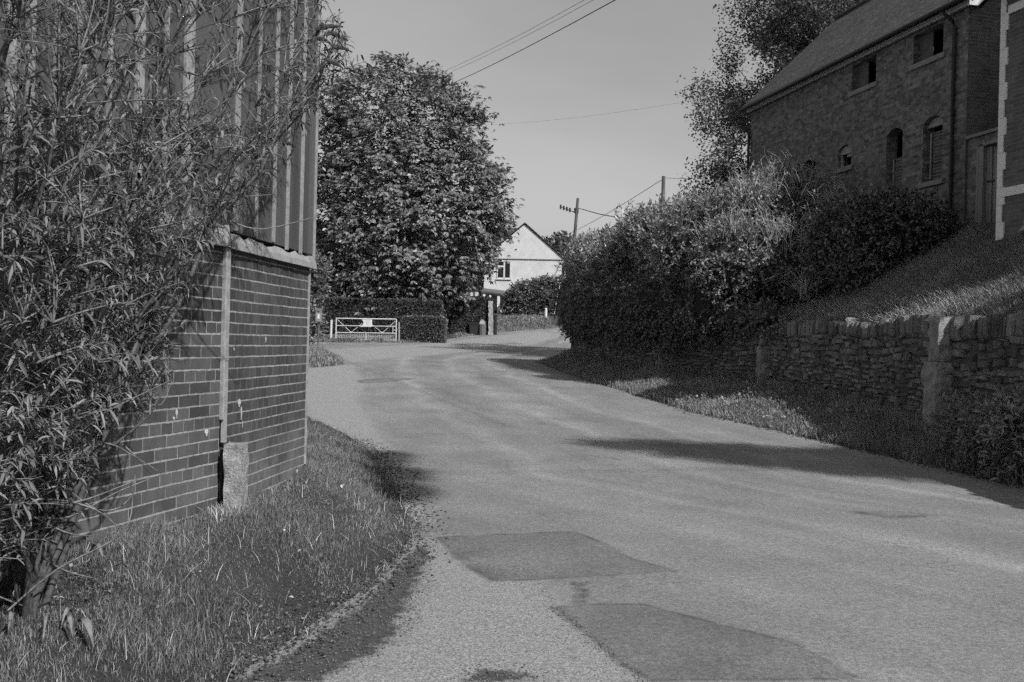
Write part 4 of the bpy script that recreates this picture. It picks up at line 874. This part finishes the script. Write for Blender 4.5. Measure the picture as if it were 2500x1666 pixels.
shrub('rounded_hedge', 'big rounded evergreen hedge in front of the white house', 'hedge', [(a*1.055, b_*1.055, 1.5+(c-1.5)*1.055, d_, e_, f__) for a, b_, c, d_, e_, f__ in [(.9, 73, 4.2, 1.5, 1.2, 1.7), (2.3, 73, 4.6, 1.6, 1.2, 1.6), (3.4, 73, 4.5, 1.3, 1.1, 1.7), (1.2, 72.6, 3.0, 1.5, 1, 1.2), (2.6, 72.8, 3.4, 1.4, 1, 1.3), (.3, 72.8, 3.3, 1.0, 1, 1.2)]], 2600, 7, .35, .2, .12, M['privet_leaf'], up=.3, spread=.7, face=(0, -1, .2), core=.9)
shrub('roadside_bush', 'leafy bush filling the gap between the shed and the dark hedge', 'bush', [(-11.2, 49.5, 3.2, 1.5, 1.2, 1.5), (-10.6, 49.6, 4.6, 1.3, 1.2, 1.3), (-12.2, 50, 4.2, 1.5, 1.2, 1.6), (-10.4, 49, 2.1, 1.0, .9, .9)], 1500, 8, .4, .17, .09, M['chestnut_leaf'], up=.1, spread=.8, core=.86)
for i, (x, y, z, r_, lab) in enumerate(((7.2, 150, 10.5, 7, 'round distant tree between the white house and the utility pole'), (13.5, 140, 9, 6, 'distant tree behind the laurel hedge end'))):
    shrub('distant_tree', lab, 'tree', [(x, y, z, r_*.62, 4, r_), (x+3, y, z-1.5, r_*.5, 4, r_*.7), (x-2.2, y, z-2.5, r_*.5, 3, r_*.7)], 1800, 7, 1.0, .55, .35, M['privet_leaf'], up=.3, core=.9)
shrub('garden_tree', 'leafy tree closing the view behind the caravan', 'tree', [(-14, 78, 5, 5, 3, 4), (-8, 84, 6, 5, 3, 4.5)], 1500, 7, .8, .4, .25, M['chestnut_leaf'], core=.9)
# unseen tree right of the camera, crown lumps added to throw shadows
K = 1/math.tan(SUN_EL)
def caster(x, y, H): return (x+math.sin(SUN_AZ)*K*H, y-math.cos(SUN_AZ)*K*H, H)
cs = [(*caster(*q), r1, r2, r3) for q, r1, r2, r3 in (((1.75, 14.1, 11.6), .6, .5, .4), ((2.7, 13.65, 11.2), .95, .85, .6), ((3.8, 13.05, 10.8), 1.2, 1.0, .7), ((4.9, 12.5, 10.4), 1.3, 1.05, .8), ((6.0, 11.9, 10.0), 1.3, 1.0, .85), ((6.6, 11.7, 9.6), 1.0, .8, .7), ((5.6, 13.3, 9.9), 1.1, .9, .7), ((5.9, 14.6, 9.6), .8, .8, .5), ((6.8, 15.9, 9.4), 1.15, 1.0, .6), ((6.6, 14.2, 9.5), 1.0, .9, .6))]
cl3 = [(*caster(*q), r1, r2, r3) for q, r1, r2, r3 in (((-1.5, 12.2, 11.2), .12, .5, .12), ((-1.25, 10.9, 11.0), .2, .5, .14), ((-1.05, 9.7, 10.9), .2, .45, .12))]
rt = shrub('shadow_tree', 'unseen tree beside the camera, its crown shaped to shade the road and bank', 'tree', cs, 2300, 8, .4, .15, .075, M['chestnut_leaf'], core=.88)
MB().tube([(12.6, 5.2, 1.8), (12.4, 5.3, 6), cs[4][:3], cs[2][:3], cs[0][:3]], [.2, .17, .12, .05, .02], 8).build('trunk', M['bark'], rt)
MB().tube([(12.4, 5.3, 8), (10, 3.6, 10.2), cl3[1][:3]], [.04, .02, .01], 6).build('limb', M['bark'], rt)  # thin limb and leaf cluster added to shade the left verge
V, _ = sprays(cl3, 420, 6, .16, .13, .07, up=.2); mesh_np('shadow_leaves', V, [qidx(len(V)//4)], M['chestnut_leaf'], rt)

# ------------------------------------------------------------------ the sprawling shrub in front of the shed
bud = thing('butterfly_bush', 'sprawling butterfly bush with long narrow leaves and dark seed heads in front of the shed', 'shrub')
def ywall(u, v):
    a, _ = ray(u, v); yl = -3.485/(a-.2512); yr = -2.56/(a-.1073) if a < .05 else 99
    return yl if yl < 6.43 else min(yr, 8.0)
def randin(poly):
    us = [p[0] for p in poly]; v_ = [p[1] for p in poly]
    while True:
        u = random.uniform(min(us), max(us)); v = random.uniform(min(v_), max(v_))
        if inpoly(np.array([u]), np.array([v]), poly)[0]: return u, v
def tgt(u, v, f0=.70, f1=.955):
    y = ywall(u, v)*random.uniform(f0, f1); return P(u, v, y)
RA = [(0, 250), (380, 230), (500, 330), (590, 420), (540, 560), (490, 620), (470, 800), (400, 900), (300, 1000), (230, 1060), (120, 1230), (0, 1300)]
RB = [(-60, -330), (790, -330), (800, 250), (700, 320), (520, 330), (380, 260), (-20, 260)]
RC = [(740, -60), (850, 40), (880, 120), (840, 230), (760, 330), (740, 330)]
RD = [(470, 300), (740, 290), (720, 400), (640, 470), (560, 540), (480, 480)]
RE_ = [(0, 480), (300, 520), (380, 760), (330, 900), (180, 1080), (0, 1200)]
bases = [Vector((-2.12+random.uniform(-.12, .2), 3.85+random.uniform(-.5, .5), .30)) for _ in range(11)]
stems = MB(); LP = []
def limb(b, t, r0, r1, n=9, bow=.10):
    t = Vector(t); mid = b.lerp(t, .5)+Vector((-.05, 0, (t-b).length*bow)); pts = []
    for i in range(n):
        s = i/(n-1); p = b*(1-s)**2+mid*2*s*(1-s)+t*s*s
        if 0 < i: p += Vector((random.gauss(0, .025), random.gauss(0, .025), random.gauss(0, .02)))
        pts.append(p); LP.append((p, s))
    stems.tube(pts, [r0+(r1-r0)*i/(n-1) for i in range(n)], 6, cap=False)
for q in ((450, 375, .85), (640, 300, .85), (790, 200, .8), (720, 40, .8), (850, 85, .78), (300, 560, .8), (380, 250, .85), (160, 330, .85), (60, 150, .9), (260, 60, .9), (480, 40, .9), (600, -60, .85), (130, 620, .75), (40, 640, .7), (240, 800, .8), (400, 700, .85), (760, -200, .85), (520, -250, .9), (300, -250, .9), (100, -200, .9), (20, 350, .8), (340, 400, .8), (690, 180, .85)):
    limb(random.choice(bases), P(q[0], q[1], ywall(q[0], q[1])*q[2]), random.uniform(.011, .019), .005)
limb(bases[0], P(425, 925, 4.9), .015, .004, bow=-.02); limb(bases[1], P(120, 900, 3.7), .02, .008); limb(bases[2], P(200, 1010, 4.0), .018, .007)
for _ in range(16):
    limb(random.choice(bases), tgt(*randin(random.choice((RA, RB, RE_)))), random.uniform(.010, .018), .004)
LPa = np.array([tuple(p) for p, s in LP]); LPs = np.array([s for p, s in LP])
leafP, leafD, leafL = [], [], []
tw2 = MB()
def twig(T, nl, leafscale=1.0, rr_=.0035, bare=0.0):
    T = Vector(T); d = np.linalg.norm(LPa-np.array(T), axis=1)+np.maximum(LPa[:, 2]-T.z+.1, 0)*1.2+(LPs < .2)*1.0
    k = np.argsort(d)[random.randrange(3)]; A = Vector(LPa[k]); Ln = (T-A).length
    if Ln > 1.3: A = T+(A-T)*(1.3/Ln); Ln = 1.3
    mid = A.lerp(T, .5)+Vector((random.gauss(0, .04), random.gauss(0, .04), Ln*random.uniform(.02, .16))); pts = []
    for i in range(7):
        s = i/6; pts.append(A*(1-s)**2+mid*2*s*(1-s)+T*s*s)
    tw2.tube(pts, [rr_*1.3*(1-.75*i/6) for i in range(7)], 4, cap=False)
    for i in range(nl):
        s = bare+(1-bare)*(.12+.88*(i+.5)/nl); p = A*(1-s)**2+mid*2*s*(1-s)+T*s*s; ax = ((mid-A)*2*(1-s)+(T-mid)*2*s).normalized()
        perp = ax.cross(Vector((random.gauss(0, 1), random.gauss(0, 1), random.gauss(0, 1)))).normalized()
        for sg in (1, -1):
            dd = (ax*random.uniform(.2, .8)+perp*sg+Vector((0, 0, .15))).normalized(); leafP.append(tuple(p)); leafD.append(tuple(dd)); leafL.append(random.uniform(.06, .125)*leafscale*(1 if s > .3 else .7))
for reg, n_, nl, ls in ((RA, 560, 10, .62), (RE_, 380, 10, .6), ([(0, 1000), (280, 1020), (210, 1230), (90, 1360), (0, 1420)], 120, 7, .6), (RB, 250, 9, .55), (RC, 40, 8, .65), (RD, 26, 6, .7)):
    for _ in range(n_): twig(tgt(*randin(reg)), nl, ls)
for _ in range(260): twig(tgt(*randin(random.choice((RA, RB, RD, RB)))), 2, .7, .003, .6)
for q in ((800, -10), (830, 20), (855, 90), (870, 160), (860, 150), (815, 145), (905, 165), (850, 215), (790, 250), (895, 150)): twig(P(q[0], q[1], 6.2), 7, .8)
# leaves: arching lance-shaped blades
p = np.array(leafP); d = unit(np.array(leafD)); ln = np.array(leafL); n = len(p)
s = unit(np.cross(d, np.array([0, 0, 1.])+rng.normal(0, .35, (n, 3)))); g = np.array([0, 0, -1.])*rng.uniform(.15, .6, n)[:, None]
wd = ln*rng.uniform(.06, .10, n)
p1 = p+d*(ln*.3)[:, None]; p2 = p+d*(ln*.66)[:, None]+g*(ln*.22)[:, None]; p3 = p+d*(ln*.95)[:, None]+g*(ln*.62)[:, None]
up_ = np.cross(s, d)*(wd*.35)[:, None]
Vv = np.stack([p, p1+s*wd[:, None]+up_, p1, p1-s*wd[:, None]+up_, p2+s*(wd*.85)[:, None]+up_, p2, p2-s*(wd*.85)[:, None]+up_, p3], 1).reshape(-1, 3)
b = np.arange(n)[:, None]*8
mesh_np('leaves', Vv, [np.concatenate([b+[1, 2, 5, 4], b+[2, 3, 6, 5]]), np.concatenate([b+[0, 2, 1], b+[0, 3, 2], b+[4, 5, 7], b+[5, 6, 7]])], M['buddleia_leaf'], bud)
stems.build('branches', M['twig_dark2'] if 'twig_dark2' in M else M['twig'], bud, True)
# bare pale shoots that hang in front of the bricks
for pts_ in ([(20, 1490), (140, 1390), (300, 1300), (325, 1190), (330, 1160)], [(85, 1215), (190, 1230), (260, 1262), (322, 1330)], [(90, 1262), (170, 1262), (290, 1200), (405, 1155)], [(100, 1225), (190, 1225), (290, 1190), (345, 1165)], [(95, 1140), (170, 1200), (235, 1243), (290, 1240), (330, 1200)],
             [(-10, 1455), (30, 1470), (78, 1487)], [(85, 1345), (150, 1390), (228, 1412)], [(82, 1350), (100, 1380), (106, 1415)], [(180, 1070), (270, 1085), (320, 1110), (385, 1150)], [(300, 1085), (345, 1130), (360, 1150)], [(60, 1250), (160, 1300), (230, 1310)], [(430, 560), (400, 640), (340, 700)], [(-10, 1180), (60, 1120), (160, 1060), (290, 990), (425, 925)], [(330, 870), (385, 990), (420, 930)], [(560, 540), (640, 560), (770, 530), (800, 520)], [(400, 900), (360, 960), (300, 1000)], [(500, 350), (560, 330), (640, 350)], [(480, 460), (560, 480), (670, 475)]):
    yb = min(ywall(*pts_[0]), ywall(*pts_[-1]))*.93; yb = max(3.3, min(yb, 6.0)); ctrl = [P(u, v, yb*(1+.02*i)*.93) for i, (u, v) in enumerate(pts_)]
    out = []
    for i in range(len(ctrl)-1):
        for k in range(5):
            t = k/5; a0 = ctrl[max(i-1, 0)]; a1 = ctrl[i]; a2 = ctrl[i+1]; a3 = ctrl[min(i+2, len(ctrl)-1)]
            out.append(.5*((2*a1)+(a2-a0)*t+(2*a0-5*a1+4*a2-a3)*t*t+(-a0+3*a1-3*a2+a3)*t**3))
    out.append(ctrl[-1]); m_ = len(out); tw2.tube(out, [.0052*(1-.7*i/m_) for i in range(m_)], 5, cap=False)
tw2.build('twigs', M['twig'], bud, True)
for a, c in (((770, 72), (838, 66)), ((800, 80), (850, 100)), ((775, 95), (808, 108)), ((810, 115), (860, 128)), ((790, 60), (770, 90)), ((690, 350), (722, 360)), ((800, 150), (838, 168)), ((300, 20), (330, 60)), ((390, 280), (380, 320)), ((640, 215), (662, 240))):
    y = min(ywall(*a)*.85, 6.0); A, Bq = P(a[0], a[1], y), P(c[0], c[1], y+.03); mid = A.lerp(Bq, .5)+Vector((0, 0, .02)); k = 12; pts = []
    for i in range(k+1): q = i/k; pts.append(A*(1-q)**2+mid*2*q*(1-q)+Bq*q*q)
    MB().tube(pts, [.017*(1-.75*(i/k)**1.5)*random.uniform(.7, 1.25) for i in range(k+1)], 7).build('seed_head', M['seed'], bud)

# ------------------------------------------------------------------ grass, weeds, litter, stones
def wallx(y): return np.where(y < 6.43, -1.87+.2512*(y-6.43), -1.87+.1073*(y-6.43))
def leftv(x, y): return (x > np.where(y < 8.2, wallx(y)+.02, -6)) & (x < xl(y)+.02+rng.normal(0, .09, x.shape)) & (x > -.56*y-.5)
x, y = scatter(95000, -3.2, 0, 2.6, 9.2, leftv, lambda x, y: np.clip(.5+.5*np.sin(x*5+y*3)*np.sin(y*4.3-x*2)+.45, .25, 1)*np.clip((xl(y)-x+.10*np.sin(y*7)*np.sin(y*2.9+1)+.05)/.12, .12, 1))
hh = rng.uniform(.02, .07, len(x))*(.7+.6*np.clip(np.sin(x*4+1)*np.sin(y*3.1), -.5, 1))*(1+.7*np.clip(.35-(x-wallx(y)), 0, .35)/.35)*np.clip((xl(y)-x)/.3, .55, 1)
g1 = blades('verge_grass', x, y, hh, rng.uniform(.002, .0042, len(x)), M['grass_left'], lean=.5); tag(g1, kind='stuff', label='rough grass of the near left verge', cat='grass')
x, y = scatter(1100, -3.2, 0, 2.6, 9.2, leftv); g1 = blades('dry_grass', x, y, rng.uniform(.04, .12, len(x)), rng.uniform(.002, .004, len(x)), M['dry'], lean=.8); tag(g1, kind='stuff', label='bleached straws in the left verge', cat='grass')
x, y = scatter(26000, -7, -.5, 9.0, 17.5, lambda x, y: (x > np.where(y < 8.5, wallx(y), -7)) & (x < xl(y)+rng.normal(0, .1, x.shape)) & (x > -.27*y-.2), lambda x, y: np.clip(1.15-(y-9)/7.5, .12, 1)*np.clip((xl(y)-x)/.4+.1, .1, 1))
g1 = blades('verge_grass', x, y, rng.uniform(.03, .10, len(x)), rng.uniform(.004, .008, len(x)), M['grass_left'], lean=.5); tag(g1, kind='stuff', label='grass of the left verge beyond the shed', cat='grass')
x, y = scatter(15000, -14, -4, 26, 47, lambda x, y: (x < xl(y)+.1) & (x > -.23*y-1.5)); g1 = blades('verge_grass', x, y, rng.uniform(.08, .25, len(x)), rng.uniform(.02, .035, len(x)), M['grass_right'], lean=.5); tag(g1, kind='stuff', label='grassy island at the mouth of the side road', cat='grass')
x, y = scatter(18000, -13, -3.4, 53.6, 57.4, lambda x, y: (y > np.interp(x, [-16, -9.5, -4.4, -4, -3], [53.6, 53.9, 55.4, 57.8, 60])-.05)); g1 = blades('verge_grass', x, y, rng.uniform(.04, .16, len(x)), rng.uniform(.03, .05, len(x)), M['grass_right'], lean=.6); tag(g1, kind='stuff', label='grass at the foot of the gate and low hedge', cat='grass')
x, y = scatter(9000, -3.5, 5.5, 58, 74, lambda x, y: (x < xl(y)+.1) & (x > xl(y)-2.6)); g1 = blades('verge_grass', x, y, rng.uniform(.05, .16, len(x)), rng.uniform(.04, .06, len(x)), M['grass_right'], lean=.6); tag(g1, kind='stuff', label='grass strip along the far side of the bend', cat='grass')
rv = lambda x, y: (x > xr(y)-.02+rng.normal(0, .06, x.shape)) & (x < xw(y)-.02) & (x < .53*y+.6)
x, y = scatter(60000, .2, 7, 9, 38, rv, lambda x, y: np.clip(13/y, .3, 1)*np.clip((x-xr(y))/.4+.15, .15, 1))
g1 = blades('verge_grass', x, y, rng.uniform(.05, .2, len(x))*(1+.6*(x > xw(y)-.4)), rng.uniform(.005, .011, len(x))*(1+(y > 18)), M['grass_right'], lean=.5, bias=(-.1, 0)); tag(g1, kind='stuff', label='grass of the right verge below the rubble wall', cat='grass')
x, y = scatter(1500, 2.2, 6, 13, 23, rv); 
V, _ = sprays([(a, b_, float(terr(a, b_))+.02, .16, .16, .12) for a, b_ in zip(x[:260], y[:260]) if 15.2 < b_ < 21.5], 1000, 5, .14, .06, .04, up=.5, spread=.7)
tag(mesh_np('weeds', V, [qidx(len(V)//4)], M['grass_right']), kind='stuff', label='broad-leaved weeds in the sunlit part of the right verge', cat='weeds')
bk = lambda x, y: (x > xw(y)+.1) & (x < .545*y+.5) & ~((x > 9.5-.2217*(y-21.07)) & (y > 17.2))
x, y = scatter(85000, 5.4, 11, 10, 25, bk, lambda x, y: np.clip(15/y, .4, 1))
g1 = blades('bank_grass', x, y, rng.uniform(.05, .17, len(x)), rng.uniform(.008, .015, len(x)), M['grass_right'], lean=.55, bias=(-.25, 0)); tag(g1, kind='stuff', label='grass covering the bank above the rubble wall', cat='grass')
x, y = scatter(2200, 5.4, 11, 11, 25, lambda x, y: (x > xw(y)+.05) & (x < xw(y)+.8) & (y > 14)); g1 = blades('dry_grass', x, y, rng.uniform(.08, .25, len(x)), rng.uniform(.005, .010, len(x)), M['dry'], lean=.9, bias=(-.5, 0)); tag(g1, kind='stuff', label='bleached grass along the top of the rubble wall', cat='grass')
# loose stones of the gravel edge
def stones(name, x, y, r, m, lab, cat, lift=.3):
    n = len(x); o8 = np.array([(1, 0, 0), (0, 1, 0), (-1, 0, 0), (0, -1, 0), (0, 0, .8), (0, 0, -.8), ]); V = []
    z = np.where((x > xl(y)-.02) & (x < xr(y)), hr(y)+.005, terr(x, y)); c = np.stack([x, y, z+r*lift], -1)
    V = (c[:, None]+o8[None]*r[:, None, None]*rng.uniform(.6, 1.25, (n, 6, 1))*np.array([1, 1, .75])).reshape(-1, 3); b = np.arange(n)[:, None]*6
    F = np.concatenate([b+list(f) for f in ((0, 1, 4), (1, 2, 4), (2, 3, 4), (3, 0, 4), (1, 0, 5), (2, 1, 5), (3, 2, 5), (0, 3, 5))])
    return tag(mesh_np(name, V, [F], m), kind='stuff', label=lab, cat=cat)
M['pebble'] = leafmat('pebble', .15, var=.6, rough=.8, trans=0, pv=.1)
M['clod'] = leafmat('soil_clod', .06, var=.6, rough=.9, trans=0, pv=.1)
gp = [tuple(q) for q in z_gravel]
x, y = scatter(1800, -2, 2, 3.2, 9, lambda x, y: inpoly(x, y, gp) & (x > xl(y)-.1)); stones('gravel', x, y, rng.uniform(.002, .007, len(x)), M['clod'], 'dark grit on the tarmac at the bottom of the frame', 'gravel')
x, y = scatter(9000, -2, 2, 3.2, 9, lambda x, y: inpoly(x, y, gp) & (x > xl(y)-.1)); stones('gravel', x, y, rng.uniform(.002, .0065, len(x)), M['pebble'], 'loose gravel on the tarmac at the bottom of the frame', 'gravel')
ex = rng.uniform(3.2, 14, 5200); xx_ = xl(ex)+np.abs(rng.normal(0, .16, len(ex)))-.12; stones('soil_clods', xx_, ex, rng.uniform(.004, .020, len(ex))**1.0*rng.uniform(.4, 1, len(ex)), M['clod'], 'crumbs of dark soil along the broken left edge of the road', 'soil')
ex = rng.uniform(8, 24, 2600); xx_ = xr(ex)+rng.normal(.05, .10, len(ex)); stones('soil_clods', xx_, ex, rng.uniform(.006, .022, len(ex)), M['clod'], 'crumbs of soil along the right edge of the road', 'soil')
def litter(pts, name, lab, cat, sz, m=None):
    p = np.array(pts); n = len(p); V = rhombs(p, rng.normal(size=(n, 3))*[1, 1, .35], sz*rng.uniform(.6, 1.3, n), sz*.8*rng.uniform(.6, 1.1, n), nrm=rng.normal(0, .3, (n, 3))+[0, 0, 1], fold=.2)
    return tag(mesh_np(name, V, [qidx(n)], m or M['litter']), kind='stuff', label=lab, cat=cat)
def onverge(u, v):
    lo, hi = 2.5, 30; a, b_ = ray(u, v)
    for _ in range(40):
        m_ = (lo+hi)/2
        if 1.5+b_*m_ > terr(a*m_, m_): lo = m_
        else: hi = m_
    return (a*lo, lo, float(terr(a*lo, lo)))
lp = []
for u, v in ((727, 1166), (720, 1183), (690, 1320), (724, 1318), (658, 1358), (720, 1492), (840, 1205), (815, 1055), (800, 1062), (505, 1402), (735, 1375), (380, 1520), (500, 1430), (130, 1500), (835, 1207)):
    q = onverge(u, v); 
    for _ in range(2): lp.append((q[0]+random.gauss(0, .01), q[1]+random.gauss(0, .01), q[2]+.07))
litter(lp, 'petals', 'small pale flower heads and petals dotted over the left verge', 'flowers', .028, M['petal'])
lp = []
for _ in range(260):
    u = random.choice((random.uniform(80, 330), random.uniform(520, 800))); v = random.uniform(1380, 1480) if u < 340 else random.uniform(1480, 1660)-(u-520)*.25
    q = onverge(u, v); lp.append((q[0], q[1], q[2]+random.uniform(.01, .05)))
for yq in rng.uniform(3.6, 13, 260): lp.append((float(xl(yq))+random.gauss(-.03, .07), float(yq), float(hr(yq))+.02))
litter(lp, 'leaf_litter', 'dry curled leaves along the edge of the left verge', 'leaf litter', .022, M['litter_dim'])
M['pale_leaf'] = plain('pale_leaf', .17, var=.3, scale=20, fine=80, bump=.5)
# dock plant with big curled leaves at the bottom left
dkp = thing('dock_plant', 'withered dock plant with large curled pale leaves at the bottom left', 'plant')
for (u0, v0), (u1, v1), wd_ in (((190, 1550), (228, 1608), .015), ((158, 1550), (176, 1582), .010), ((180, 1540), (150, 1556), .010), ((120, 1545), (104, 1600), .006), ((20, 1575), (38, 1545), .010), ((250, 1390), (220, 1372), .012)):
    q0 = Vector(onverge(u0, v0))+Vector((0, 0, .05)); q1 = Vector(onverge(u1, v1))+Vector((0, 0, .04)); d_ = (q1-q0); s_ = d_.cross(Vector((.3, -.4, 1))).normalized(); vs_, fs_ = [], []
    for i in range(9):
        t = i/8; c_ = q0.lerp(q1, t)+Vector((0, 0, .05*math.sin(math.pi*t))); ww = wd_*math.sin(math.pi*(.08+.88*t))*random.uniform(.85, 1.1)
        vs_ += [c_+s_*ww+Vector((0, 0, .012)), c_, c_-s_*ww+Vector((0, 0, .012))]
    for i in range(8):
        for j in range(2): fs_.append((i*3+j, i*3+j+1, i*3+j+4, i*3+j+3))
    MB().add(vs_, fs_).build('leaf', M['pale_leaf'], dkp, True)

fh = [(x, 56+.3*math.sin(x), 2.4, 2.0, 1.0, 1.3+.25*math.sin(x*1.7)) for x in np.arange(-46, -13.5, 2.2)]
shrub('field_hedge', 'rough hedge running left along the side road beyond the gate', 'hedge', fh, 2600, 7, .45, .2, .1, M['privet_leaf'], up=.2, core=.88)
fw_ = [(x, 105+8*math.sin(x*.3), 6.0, 5.0, 4, 4.5+1.5*math.sin(x*.7)) for x in np.arange(-95, -16, 6.5)]
o = shrub('far_wood', 'distant wood closing the view to the left of the gate', 'wood', fw_, 3000, 7, 1.1, .6, .4, M['privet_leaf'], up=.2, core=.9); tag(o, kind='stuff')
x, y = scatter(16000, -13, -3.2, 9, 28, lambda x, y: (x < xl(y)+.05) & (x < -.27*y-.1)); g1 = blades('verge_grass', x, y, rng.uniform(.04, .16, len(x)), rng.uniform(.01, .02, len(x)), M['grass_left'], lean=.5); tag(g1, kind='stuff', label='rough grass behind the shed', cat='grass')
